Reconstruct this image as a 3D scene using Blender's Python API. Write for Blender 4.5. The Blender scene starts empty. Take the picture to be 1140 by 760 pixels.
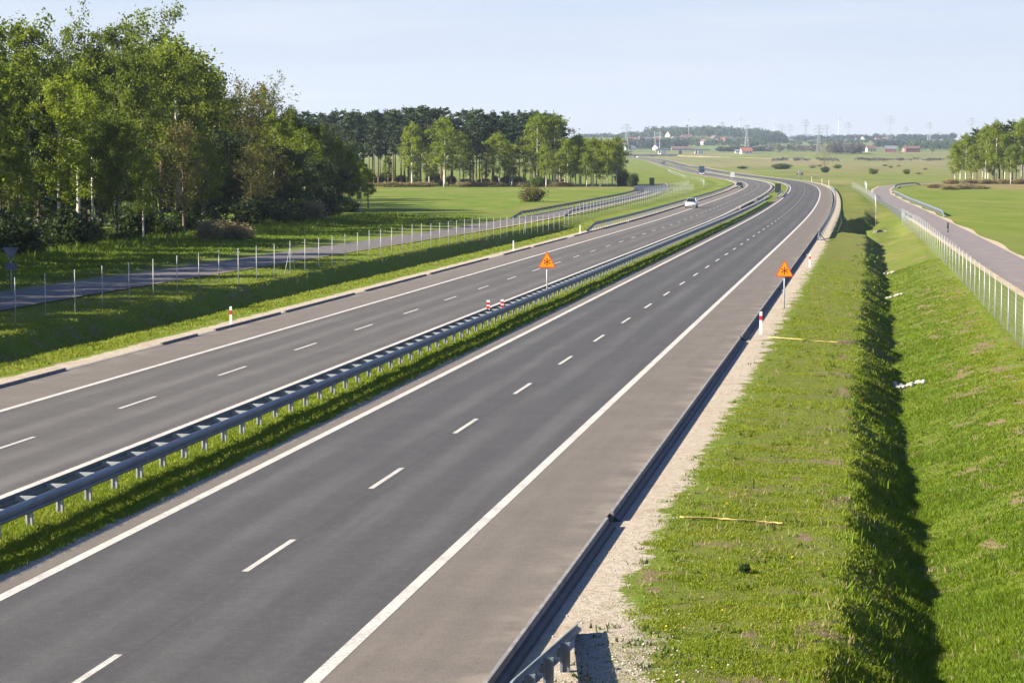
import bpy, math, random
import numpy as np
from mathutils import Vector, Matrix, Euler

random.seed(7)
RNG = np.random.default_rng(11)
scene = bpy.context.scene
col = scene.collection

# ------------------------------------------------------------------ camera model
F, H, HZ = 2740.0, 7.9, 176.0
PT = math.atan((380 - HZ) / F)
cp, sp = math.cos(PT), math.sin(PT)

def ray(u, v):
    a, b = (u - 570) / F, (380 - v) / F
    return np.array([a, cp + b * sp, -sp + b * cp])

def G(u, v, z=0.0):
    d = ray(u, v); t = (z - H) / d[2]
    return np.array([d[0] * t, d[1] * t, z])

def XU(u, Y):                      # x of picture column u at forward distance Y
    return (u - 570) / F * Y

def TOP(v, Y):                     # height seen at picture row v at distance Y
    return H + (HZ - v) * Y / F

cam_d = bpy.data.cameras.new('camera'); cam = bpy.data.objects.new('camera', cam_d)
col.objects.link(cam); scene.camera = cam
cam.location = (0, 0, H); cam.rotation_euler = (math.pi / 2 - PT, 0, 0)
cam_d.sensor_width = 36; cam_d.lens = F / 1140 * 36
cam_d.clip_start = 0.5; cam_d.clip_end = 30000

# ------------------------------------------------------------------ noise
def vnoise(x, y, seed=0):
    x = np.asarray(x, float); y = np.asarray(y, float)
    xi = np.floor(x).astype(np.int64); yi = np.floor(y).astype(np.int64)
    xf = x - xi; yf = y - yi
    def h(a, b):
        n = (a * 374761393 + b * 668265263 + seed * 1442695041) & 0x7fffffff
        n = ((n ^ (n >> 13)) * 1274126177) & 0x7fffffff
        return ((n ^ (n >> 16)) & 0xffff) / 65535.0
    s = xf * xf * (3 - 2 * xf); t = yf * yf * (3 - 2 * yf)
    return (h(xi, yi) * (1 - s) + h(xi + 1, yi) * s) * (1 - t) + (h(xi, yi + 1) * (1 - s) + h(xi + 1, yi + 1) * s) * t

def fnoise(x, y, seed=0, octv=3):
    r = 0; a = .5
    for k in range(octv):
        r = r + a * (vnoise(x * 2 ** k, y * 2 ** k, seed + k) - .5); a *= .5
    return r

def smooth(a, b, x):
    t = np.clip((np.asarray(x, float) - a) / (b - a), 0, 1)
    return t * t * (3 - 2 * t)

# ------------------------------------------------------------------ road geometry
_ky = [-100, 200, 300, 400, 540, 655, 760, 865, 1010, 1200, 1443, 1700, 2000, 2300, 2500, 2700, 2900, 3300, 12000]
_ks = [.146, .146, .1435, .135, .126, .113, .085, .05, .03, .035, .045, .045, .03, 0., -.05, -.12, -.12, 0, 0]
_ty = np.arange(-100, 12001, 1.0)
_tsl = np.interp(_ty, _ky, _ks)
_tx = np.cumsum(_tsl) - _tsl[0]
_tx = _tx - np.interp(0, _ty, _tx) - 8.39
_tl = np.cumsum(np.sqrt(1 + _tsl ** 2))
def cx(Y): return np.interp(Y, _ty, _tx)
def csl(Y): return np.interp(Y, _ty, _tsl)
def clen(Y): return np.interp(Y, _ty, _tl)
def y_of_len(l): return np.interp(l, _tl, _ty)

def left_div(Y):                   # the left carriageway drifts outwards round the bend
    return -0.6 * smooth(300, 430, Y) * (1 - smooth(1000, 1500, Y))

def road_xy(Y, d):
    phi = np.arctan(csl(Y))
    return cx(Y) + d * np.cos(phi), Y - d * np.sin(phi)

_zy = [-500, 1050, 1400, 2000, 2500, 3000, 3500, 4000, 4500, 5000, 5500, 6500, 9000, 14000]
_zz = [0, 0, .5, 2.3, 7, 11.7, 18.1, 25.4, 34.2, 42.6, 50, 50, 30, 30]
_ru = [300, 600, 700, 740, 780, 820, 850, 880, 900, 950, 1000, 1030, 1060, 1140, 1400]
_rv = [154, 154, 154, 152, 151, 152, 155, 158, 157, 156.5, 156, 156.5, 155, 158, 157]
def terr(X, Y):
    X = np.asarray(X, float); Y = np.asarray(Y, float)
    z = np.interp(Y, _zy, _zz)
    u = 570 + F * X / np.maximum(Y, 500)
    dv = np.interp(u, _ru, _rv) - 155
    z = z - dv * np.minimum(Y, 5500) / F * smooth(3500, 5500, Y)
    z = z + smooth(1100, 2500, Y) * fnoise(X / 260., Y / 420., 5) * 5.0 * (1 - smooth(2600, 2700, Y) * .2)
    return z

_pd = [-70, -44.5, -42.7, -36.3, -35.6, -30.6, -28.6, -28.0, -25.7, -22.2, -21.56, -21.5, -21.3, -11.25, -11.05, -9.4, -7.75, -7.6, 2.5, 2.56, 3.3, 4.2, 7.75, 9.35, 9.65, 12.9, 14.2, 17, 40]
_pz = [.1, .06, -.06, -.06, 0, -.06, -1.95, -1.95, -.25, -.05, -.02, -.2, -.2, -.2, -.03, .05, -.04, -.2, -.2, -.20, -.17, -.15, -.32, -1.42, -1.42, -.3, -.04, 0, 0]
def prof(d, Y):
    d = np.asarray(d, float); Y = np.asarray(Y, float)
    wob = (.8 * fnoise(Y / 5., d * 0 + 3.1, 21) + .75 * fnoise(Y / 1.3, d * .8 + 3.1, 23, 2)) * smooth(4.5, 7, d) * (1 - smooth(10, 12, d))
    b = smooth(262, 285, Y) * (1 - smooth(330, 352, Y))          # deep steep bank by the culvert
    dd = d + wob + b * 2.6 * smooth(3.2, 5.2, d) * (1 - smooth(7, 12, d))
    wl = 0.5 * fnoise(Y / 6., d * 0 + 9.7, 31) * smooth(-31.5, -30, d) * (1 - smooth(-26, -24.5, d))
    z = np.interp(dd + wl, _pd, _pz)
    ditch_r = ((d > 4.2) & (d < 14.1)); ditch_l = ((d < -22.3) & (d > -31.5))
    z = np.where(ditch_r, z * (1 + .7 * b) * (1 - smooth(352, 400, Y) * .9), z)
    z = np.where(ditch_l, z * (1 - smooth(285, 325, Y) * .9), z)
    return z

def lumps(X, Y, d):
    m = smooth(4.2, 5.5, d) + (1 - smooth(-24, -22.6, d)) * (1 - smooth(-36.2, -35.8, d) * 0) + ((d < -7.9) & (d > -11))
    m = np.where((d < -35.8) & (d > -44), 0, m)
    m = m * (1 - smooth(300, 700, Y) * .5) * np.where(d < -20, .55, 1.)
    return m * (fnoise(X / 1.4, Y / 2.6, 41) * .12 + fnoise(X / .35, Y / .5, 43, 2) * .06)

def bare(X, Y, d):
    n = fnoise(X / .9, Y / 1.9, 91, 4)
    b = np.where(d > 10.3, .135 * smooth(10.3, 11.3, d) * (1 - smooth(13.2, 14.2, d)), np.where(d < 7.9, .015 * smooth(4.5, 5.5, d), -.3))
    b = b + .10 * np.exp(-((d - 7.3) / .6) ** 2) + .07 * np.exp(-((Y - 40) / 5) ** 2) * (d < 7.9)
    return .85 * smooth(.19, .33, n + b) * (1 - smooth(150, 200, Y))

def ground_z(Y, d):
    X, Yw = road_xy(Y, d)
    return terr(X, Yw) + prof(d, Y) + lumps(X, Yw, d)

def RP(Y, d, dz=0.0):              # point on the ground in road coordinates
    x, y = road_xy(Y, d)
    return Vector((float(x), float(y), float(ground_z(Y, d)) + dz))

def FP(u, Y, dz=0.0):              # point on the far terrain at column u, distance Y
    x = XU(u, Y)
    return Vector((x, Y, float(terr(x, Y)) + dz))

# ------------------------------------------------------------------ materials
def mat_base(name):
    m = bpy.data.materials.new(name); m.use_nodes = True
    nt = m.node_tree; nt.nodes.clear()
    out = nt.nodes.new('ShaderNodeOutputMaterial')
    p = nt.nodes.new('ShaderNodeBsdfPrincipled')
    nt.links.new(p.outputs[0], out.inputs[0])
    return m, nt, p, out

def N(nt, typ, **kw):
    n = nt.nodes.new(typ)
    for k, v in kw.items(): setattr(n, k, v)
    return n

def noise_node(nt, vec, scale, detail=4, rough=.55):
    n = N(nt, 'ShaderNodeTexNoise'); n.inputs['Scale'].default_value = scale
    n.inputs['Detail'].default_value = detail; n.inputs['Roughness'].default_value = rough
    if vec is not None: nt.links.new(vec, n.inputs['Vector'])
    return n.outputs['Fac']

def math_node(nt, op, a, b=None, c=None, clamp=False):
    n = N(nt, 'ShaderNodeMath', operation=op); n.use_clamp = clamp
    for i, v in enumerate((a, b, c)):
        if v is None: continue
        if isinstance(v, (int, float)): n.inputs[i].default_value = v
        else: nt.links.new(v, n.inputs[i])
    return n.outputs[0]

def mapr(nt, v, a, b, c=0., d=1., interp='SMOOTHSTEP'):
    n = N(nt, 'ShaderNodeMapRange'); n.interpolation_type = interp
    nt.links.new(v, n.inputs[0])
    for i, x in enumerate((a, b, c, d)): n.inputs[i + 1].default_value = x
    return n.outputs[0]

def mixc(nt, fac, a, b, mode='MIX'):
    n = N(nt, 'ShaderNodeMix', data_type='RGBA', blend_type=mode)
    if isinstance(fac, (int, float)): n.inputs[0].default_value = fac
    else: nt.links.new(fac, n.inputs[0])
    for i, v in ((6, a), (7, b)):
        if isinstance(v, tuple): n.inputs[i].default_value = (*v, 1)
        else: nt.links.new(v, n.inputs[i])
    return n.outputs[2]

def simple(name, base, rough=.7, var=.12, scale=3., metal=0., spec=.3, bump=0., scale2=None):
    m, nt, p, out = mat_base(name)
    tc = N(nt, 'ShaderNodeTexCoord')
    f = noise_node(nt, tc.outputs['Object'], scale)
    a = tuple(min(1, c * (1 - var)) for c in base); b = tuple(min(1, c * (1 + var)) for c in base)
    nt.links.new(mixc(nt, mapr(nt, f, .3, .7), a, b), p.inputs['Base Color'])
    p.inputs['Roughness'].default_value = rough; p.inputs['Metallic'].default_value = metal
    p.inputs['Specular IOR Level'].default_value = spec
    if bump:
        bn = N(nt, 'ShaderNodeBump'); bn.inputs['Strength'].default_value = bump
        nt.links.new(noise_node(nt, tc.outputs['Object'], scale2 or scale * 4), bn.inputs['Height'])
        nt.links.new(bn.outputs[0], p.inputs['Normal'])
    return m

def leafmat(name, cols, trans=.35, rough=.6):
    """cols: three base colours, chosen per leaf and per tree"""
    m, nt, p, out = mat_base(name)
    geo = N(nt, 'ShaderNodeNewGeometry'); oi = N(nt, 'ShaderNodeObjectInfo'); tc = N(nt, 'ShaderNodeTexCoord')
    big = noise_node(nt, tc.outputs['Object'], .45, 2)
    r = math_node(nt, 'ADD', math_node(nt, 'MULTIPLY', geo.outputs['Random Per Island'], .45),
                  math_node(nt, 'ADD', math_node(nt, 'MULTIPLY', oi.outputs['Random'], .35), math_node(nt, 'MULTIPLY', mapr(nt, big, .3, .7), .25)))
    ramp = N(nt, 'ShaderNodeValToRGB')
    e = ramp.color_ramp.elements
    e[0].position = .1; e[0].color = (*cols[0], 1); e[1].position = .9; e[1].color = (*cols[2], 1)
    x = e.new(.5); x.color = (*cols[1], 1)
    nt.links.new(r, ramp.inputs[0])
    nt.links.new(ramp.outputs[0], p.inputs['Base Color'])
    p.inputs['Roughness'].default_value = rough; p.inputs['Specular IOR Level'].default_value = .25
    t = N(nt, 'ShaderNodeBsdfTranslucent')
    nt.links.new(mixc(nt, .35, ramp.outputs[0], (.16, .2, .01)), t.inputs[0])
    ms = N(nt, 'ShaderNodeMixShader'); ms.inputs[0].default_value = trans
    nt.links.new(p.outputs[0], ms.inputs[1]); nt.links.new(t.outputs[0], ms.inputs[2])
    nt.links.new(ms.outputs[0], out.inputs[0])
    return m

M = {}
M['steel'] = simple('galvanised steel', (.12, .145, .17), .5, .18, 1.2, metal=.2, spec=.4)
M['steel_dull'] = simple('weathered steel', (.30, .33, .34), .6, .15, 2., metal=.3)
M['post'] = simple('galvanised post', (.31, .32, .315), .5, .1, 4., metal=.2)
M['wire'] = simple('fence wire', (.17, .175, .175), .5, .1, 4., metal=.2)
M['white_plastic'] = simple('white plastic', (.78, .78, .76), .45, .05, 8.)
M['red_plastic'] = simple('red plastic', (.55, .02, .015), .45, .08, 8.)
M['black_plastic'] = simple('black plastic', (.02, .02, .02), .5, .1, 8.)
M['rubber'] = simple('tyre rubber', (.018, .018, .018), .8, .15, 8.)
M['orange'] = simple('orange sheeting', (.80, .25, .006), .42, .04, 5.)
M['sign_red'] = simple('sign border red', (.52, .045, .012), .45, .05, 5.)
M['sign_dark'] = simple('sign symbol ink', (.10, .012, .008), .5, .05, 5.)
M['sign_back'] = simple('sign back grey', (.10, .125, .165), .5, .08, 5., metal=.2)
M['green_board'] = simple('green board', (.004, .015, .011), .6, .12, 4.)
M['concrete'] = simple('concrete', (.27, .25, .215), .9, .16, 2.5, bump=.2)
M['concrete_pale'] = simple('pale concrete', (.55, .52, .47), .9, .12, .3)
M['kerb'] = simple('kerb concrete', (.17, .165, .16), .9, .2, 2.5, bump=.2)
M['stone'] = simple('white stone', (.37, .355, .31), .9, .2, 6., bump=.3)
M['hose'] = simple('yellow hose', (.40, .31, .10), .6, .15, 5.)
M['glass'] = simple('car glass', (.015, .02, .025), .08, .05, 2., spec=.8)
M['lamp'] = simple('headlight glass', (.75, .77, .8), .15, .05, 2., spec=.8)
M['silver'] = simple('silver car paint', (.62, .63, .64), .3, .04, 2., metal=.25, spec=.6)
M['dark_paint'] = simple('dark car paint', (.03, .035, .045), .25, .08, 2., spec=.7)
M['white_paint'] = simple('white car paint', (.78, .78, .78), .3, .04, 2., spec=.6)
M['blue_paint'] = simple('dark blue truck paint', (.03, .05, .09), .3, .08, 2., spec=.6)
M['rim'] = simple('alloy rim', (.45, .46, .47), .35, .08, 4., metal=.6)
M['bark'] = simple('dark bark', (.075, .058, .042), .95, .3, 3., bump=.4)
M['bark_birch'] = simple('birch bark', (.46, .43, .38), .85, .35, 1.6)
M['bark_pine'] = simple('pine bark', (.115, .070, .045), .95, .3, 1.5)
M['bark_bare'] = simple('grey brown bark', (.13, .10, .075), .95, .25, 2.)
M['red_roof'] = simple('red roof tile', (.23, .075, .055), .85, .15, .5)
M['brown_roof'] = simple('brown roof tile', (.12, .075, .06), .85, .15, .5)
M['grey_roof'] = simple('grey roof tile', (.11, .12, .14), .85, .15, .5)
M['white_wall'] = simple('white render', (.58, .56, .53), .9, .06, .5)
M['cream_wall'] = simple('cream render', (.60, .52, .38), .9, .06, .5)
M['red_wall'] = simple('red cladding', (.19, .065, .06), .8, .1, .5)
M['window'] = simple('window glass', (.03, .04, .05), .1, .1, 1., spec=.7)
M['pylon'] = simple('pylon steel', (.25, .27, .29), .6, .1, .5, metal=.2)
M['turbine'] = simple('turbine white', (.42, .44, .48), .5, .04, .1)
M['leaf_alder'] = leafmat('alder leaves', [(.055, .088, .006), (.104, .145, .007), (.155, .198, .010)], .46)
M['leaf_birch'] = leafmat('birch leaves', [(.105, .155, .006), (.165, .222, .007), (.225, .270, .011)], .5)
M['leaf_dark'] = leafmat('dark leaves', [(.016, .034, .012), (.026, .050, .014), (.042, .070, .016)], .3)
M['leaf_pine'] = leafmat('pine needles', [(.014, .034, .016), (.024, .052, .018), (.042, .074, .020)], .18)
M['leaf_bud'] = leafmat('budding twigs', [(.105, .085, .022), (.135, .118, .022), (.140, .150, .020)], .35)
M['leaf_shrub'] = leafmat('shrub leaves', [(.030, .060, .007), (.055, .092, .008), (.088, .125, .010)], .35)
M['leaf_russet'] = leafmat('russet twigs', [(.105, .090, .035), (.125, .110, .035), (.110, .125, .025)], .3)
M['leaf_far'] = leafmat('far leaves', [(.022, .045, .022), (.034, .062, .024), (.055, .090, .026)], .2)
M['leaf_far_dark'] = leafmat('far dark wood', [(.012, .026, .024), (.017, .034, .026), (.024, .044, .028)], .1)
M['leaf_far_grey'] = leafmat('far grey twigs', [(.060, .055, .050), (.075, .068, .058), (.085, .082, .060)], .1)
M['dry'] = leafmat('dry grass', [(.22, .17, .09), (.28, .22, .11), (.20, .18, .07)], .3)
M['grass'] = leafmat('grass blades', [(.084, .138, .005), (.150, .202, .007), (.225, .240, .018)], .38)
M['grass_lush'] = leafmat('lush grass blades', [(.058, .118, .004), (.108, .174, .005), (.160, .215, .009)], .38)  # lush grass, a deeper green than the verge blades
M['yellow_flower'] = simple('yellow flower', (.75, .52, .01), .7, .1, 8.)

# asphalt, in road metres (uv = offset, length)
def asphalt(name, lane, shoulder, edge_lo, edge_hi, dashd):
    m, nt, p, out = mat_base(name)
    uv = N(nt, 'ShaderNodeUVMap'); sep = N(nt, 'ShaderNodeSeparateXYZ'); nt.links.new(uv.outputs[0], sep.inputs[0])
    d = sep.outputs[0]
    mp = N(nt, 'ShaderNodeMapping'); mp.inputs['Scale'].default_value = (1.0, .045, 1); nt.links.new(uv.outputs[0], mp.inputs[0])
    streak = noise_node(nt, mp.outputs[0], 2.2, 5, .6)
    mp2 = N(nt, 'ShaderNodeMapping'); mp2.inputs['Scale'].default_value = (.35, .02, 1); nt.links.new(uv.outputs[0], mp2.inputs[0])
    broad = noise_node(nt, mp2.outputs[0], 2., 3)
    fine = noise_node(nt, uv.outputs[0], 24., 4, .85)
    mid = noise_node(nt, uv.outputs[0], .55, 4, .6)
    # shoulder and lane have different surfacing
    s1 = mapr(nt, d, edge_lo - .08, edge_lo + .08, 1, 0); s2 = mapr(nt, d, edge_hi - .08, edge_hi + .08, 0, 1)
    sh = math_node(nt, 'MAXIMUM', s1, s2)
    base = mixc(nt, sh, lane, shoulder)
    # polished wheel tracks: lighter bands 0.9 m either side of each lane centre
    tr = None
    lc = [(edge_lo + dashd) / 2, (dashd + edge_hi) / 2]
    for c in lc:
        for o in (-.85, .85):
            k = math_node(nt, 'ABSOLUTE', math_node(nt, 'SUBTRACT', d, c + o))
            k = mapr(nt, k, .1, .55, 1, 0)
            tr = k if tr is None else math_node(nt, 'MAXIMUM', tr, k)
    tr = math_node(nt, 'MULTIPLY', tr, mapr(nt, broad, .3, .7, .15, .85))
    tr = math_node(nt, 'MULTIPLY', tr, math_node(nt, 'SUBTRACT', 1., sh))
    base = mixc(nt, tr, base, tuple(min(1, c * 1.45 + .004) for c in lane))
    # longitudinal paving joint next to the dashes
    j = math_node(nt, 'ABSOLUTE', math_node(nt, 'SUBTRACT', d, dashd + .16))
    base = mixc(nt, mapr(nt, j, .012, .04, .35, 0), base, tuple(c * .55 for c in lane))
    v = math_node(nt, 'ADD', math_node(nt, 'MULTIPLY', streak, .34), math_node(nt, 'ADD', math_node(nt, 'MULTIPLY', mapr(nt, fine, .34, .66), .42), math_node(nt, 'MULTIPLY', mid, .34)))
    v = mapr(nt, v, .22, .88, .58, 1.42, 'LINEAR')
    vv = N(nt, 'ShaderNodeCombineColor')
    for i in range(3): nt.links.new(v, vv.inputs[i])
    base = mixc(nt, 1., base, vv.outputs[0], 'MULTIPLY')
    mot = noise_node(nt, uv.outputs[0], 4.5, 5, .75)
    base = mixc(nt, mapr(nt, mot, .5, .68, 0, .30), base, mixc(nt, .5, base, (.015, .015, .016)))
    base = mixc(nt, mapr(nt, mot, .5, .34, 0, .22), base, mixc(nt, .4, base, (.22, .21, .19)))
    # pale dust washing in from the verge over the shoulder edge
    dust = math_node(nt, 'MULTIPLY', mapr(nt, mid, .42, .7), math_node(nt, 'MAXIMUM', mapr(nt, d, edge_hi + 1.7, edge_hi + 2.6, 0, .5), mapr(nt, d, edge_lo - 2.7, edge_lo - 1.9, .5, 0)))
    base = mixc(nt, dust, base, (.24, .20, .155))
    nt.links.new(base, p.inputs['Base Color'])
    p.inputs['Roughness'].default_value = .82; p.inputs['Specular IOR Level'].default_value = .25
    b = N(nt, 'ShaderNodeBump'); b.inputs['Strength'].default_value = .25; b.inputs['Distance'].default_value = .02
    nt.links.new(fine, b.inputs['Height']); nt.links.new(b.outputs[0], p.inputs['Normal'])
    return m
M['asphalt_near'] = asphalt('asphalt near carriageway', (.0505, .0490, .0465), (.116, .100, .081), -7.3, 0, -3.52)
M['asphalt_far'] = asphalt('asphalt far carriageway', (.072, .067, .060), (.120, .104, .086), -18.65, -11.76, -15.2)
M['asphalt_local'] = simple('asphalt local road', (.105, .094, .088), .85, .14, .6)

def paint_mat():
    m, nt, p, out = mat_base('road paint')
    tc = N(nt, 'ShaderNodeTexCoord')
    a = noise_node(nt, tc.outputs['Object'], 9., 5, .7); b = noise_node(nt, tc.outputs['Object'], .9, 3)
    f = mapr(nt, math_node(nt, 'ADD', math_node(nt, 'MULTIPLY', a, .7), math_node(nt, 'MULTIPLY', b, .3)), .43, .62, 0, .7)
    nt.links.new(mixc(nt, f, (.44, .415, .365), (.20, .185, .165)), p.inputs['Base Color'])
    p.inputs['Roughness'].default_value = .7
    return m
M['paint'] = paint_mat()

def ground_mat():
    m, nt, p, out = mat_base('ground')
    uv = N(nt, 'ShaderNodeUVMap'); sep = N(nt, 'ShaderNodeSeparateXYZ'); nt.links.new(uv.outputs[0], sep.inputs[0])
    d = sep.outputs[0]; Y = sep.outputs[1]
    at = N(nt, 'ShaderNodeVertexColor'); at.layer_name = 'field'
    tc = N(nt, 'ShaderNodeTexCoord'); pos = tc.outputs['Object']
    n0 = noise_node(nt, pos, .06, 4); n1 = noise_node(nt, pos, .6, 5, .6); n2 = noise_node(nt, pos, 5., 5, .7); n3 = noise_node(nt, pos, 22., 3, .7)
    c = at.outputs['Color']
    c = mixc(nt, mapr(nt, n0, .35, .65, 0, .35), c, mixc(nt, .55, c, (.15, .15, .03)))
    c = mixc(nt, mapr(nt, n1, .35, .7, 0, .45), c, mixc(nt, .6, c, (.05, .075, .010)))
    c = mixc(nt, mapr(nt, n2, .42, .66, 0, .6), c, mixc(nt, .65, c, (.10, .080, .038)))
    mpf = N(nt, 'ShaderNodeMapping'); mpf.inputs['Scale'].default_value = (.16, .03, .1); mpf.inputs['Rotation'].default_value = (0, 0, .5); nt.links.new(pos, mpf.inputs[0])
    nf = noise_node(nt, mpf.outputs[0], 1., 5, .65)
    c = mixc(nt, math_node(nt, 'MULTIPLY', mapr(nt, nf, .45, .68, 0, .75), mapr(nt, Y, 150, 320, 0, 1)), c, mixc(nt, .6, c, (.20, .175, .055)))
    c = mixc(nt, math_node(nt, 'MULTIPLY', mapr(nt, nf, .30, .46, .7, 0), mapr(nt, Y, 150, 320, 0, 1)), c, mixc(nt, .6, c, (.045, .075, .012)))
    # bare soil on the verges and ditch banks
    soil = math_node(nt, 'MULTIPLY', mapr(nt, math_node(nt, 'ADD', math_node(nt, 'MULTIPLY', n1, .7), math_node(nt, 'MULTIPLY', n2, .3)), .53, .62), mapr(nt, Y, 250, 420, 1, 0))
    soil = math_node(nt, 'MAXIMUM', soil, math_node(nt, 'MULTIPLY', math_node(nt, 'MULTIPLY', mapr(nt, math_node(nt, 'ADD', math_node(nt, 'MULTIPLY', noise_node(nt, pos, .9, 3), .75), math_node(nt, 'MULTIPLY', n2, .25)), .545, .60), mapr(nt, d, 10.6, 11.2)), mapr(nt, Y, 150, 220, 1, 0)))
    onv = math_node(nt, 'MAXIMUM', math_node(nt, 'MULTIPLY', mapr(nt, d, 3.6, 4.2), mapr(nt, d, 14.5, 15.5, 1, 0)), math_node(nt, 'MULTIPLY', mapr(nt, d, -31.5, -30.5), mapr(nt, d, -22.5, -21.9, 1, 0)))
    soilc = mixc(nt, n2, (.10, .070, .042), (.23, .165, .105))
    c = mixc(nt, math_node(nt, 'MULTIPLY', math_node(nt, 'MULTIPLY', soil, onv), .85), c, soilc)
    c = mixc(nt, mapr(nt, math_node(nt, 'ADD', at.outputs['Alpha'], math_node(nt, 'MULTIPLY', math_node(nt, 'SUBTRACT', n2, .5), 1.4)), .4, .6), c, mixc(nt, n3, (.10, .070, .042), (.21, .15, .098)))
    # sandy strips along the kerbs
    w = math_node(nt, 'ADD', math_node(nt, 'MULTIPLY', math_node(nt, 'SUBTRACT', n1, .5), 2.0), math_node(nt, 'MULTIPLY', math_node(nt, 'SUBTRACT', n2, .5), .9))
    dr = math_node(nt, 'ADD', d, w)
    patch = mapr(nt, math_node(nt, 'ABSOLUTE', math_node(nt, 'SUBTRACT', Y, 39.5)), 2.0, 6.5, 1.1, 0)
    dr = math_node(nt, 'SUBTRACT', dr, patch)
    dr = math_node(nt, 'SUBTRACT', dr, mapr(nt, Y, 60, 140, 0, .25))
    sr = math_node(nt, 'MULTIPLY', mapr(nt, dr, 3.72, 3.9, 1, 0), mapr(nt, d, 2.4, 2.5))
    dl = math_node(nt, 'ADD', d, math_node(nt, 'MULTIPLY', w, .6))
    sl = math_node(nt, 'MULTIPLY', mapr(nt, dl, -23.0, -22.8), mapr(nt, d, -21.0, -20.9, 1, 0))
    sm = math_node(nt, 'MULTIPLY', mapr(nt, math_node(nt, 'ADD', d, math_node(nt, 'MULTIPLY', w, .22)), -8.12, -8.02), mapr(nt, d, -7.5, -7.4, 1, 0))
    ss = math_node(nt, 'MULTIPLY', mapr(nt, math_node(nt, 'ADD', d, math_node(nt, 'MULTIPLY', w, .2)), -11.2, -11.1), 0.)
    sand = math_node(nt, 'MAXIMUM', math_node(nt, 'MAXIMUM', sr, sl), sm)
    sandc = mixc(nt, mapr(nt, n2, .35, .65), (.37, .325, .255), (.28, .235, .175))
    sandc = mixc(nt, mapr(nt, n3, .5, .72, 0, .6), sandc, (.17, .13, .09))
    sandc = mixc(nt, mapr(nt, n1, .5, .68, 0, .5), sandc, (.245, .18, .125))
    c = mixc(nt, sand, c, sandc)
    soilm = mapr(nt, math_node(nt, 'ADD', d, math_node(nt, 'MULTIPLY', w, .1)), -8.6, -8.4, 0, 0)
    nt.links.new(c, p.inputs['Base Color'])
    p.inputs['Roughness'].default_value = .95; p.inputs['Specular IOR Level'].default_value = .1
    b = N(nt, 'ShaderNodeBump'); b.inputs['Strength'].default_value = .8; b.inputs['Distance'].default_value = .08
    hh = math_node(nt, 'ADD', math_node(nt, 'MULTIPLY', n2, .6), math_node(nt, 'MULTIPLY', n3, .4))
    nt.links.new(hh, b.inputs['Height']); nt.links.new(b.outputs[0], p.inputs['Normal'])
    return m
M['ground'] = ground_mat()

# ------------------------------------------------------------------ mesh helpers
def link(o, parent=None):
    col.objects.link(o)
    if parent is not None: o.parent = parent
    return o

def tag(o, label=None, cat=None, group=None, kind=None):
    if label: o['label'] = label
    if cat: o['category'] = cat
    if group: o['group'] = group
    if kind: o['kind'] = kind
    return o

def np_mesh(name, verts, faces, mat, smooth_=False):
    """verts (n,3); faces (m,k) of one size"""
    verts = np.asarray(verts, np.float32); faces = np.asarray(faces, np.int32)
    me = bpy.data.meshes.new(name)
    me.vertices.add(len(verts)); me.vertices.foreach_set('co', verts.ravel())
    k = faces.shape[1]
    me.loops.add(faces.size); me.loops.foreach_set('vertex_index', faces.ravel())
    me.polygons.add(len(faces)); me.polygons.foreach_set('loop_start', np.arange(0, faces.size, k, dtype=np.int32))
    me.polygons.foreach_set('loop_total', np.full(len(faces), k, np.int32))
    if smooth_: me.polygons.foreach_set('use_smooth', np.ones(len(faces), bool))
    if mat: me.materials.append(mat)
    me.update(calc_edges=True); me.validate()
    return me

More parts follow.
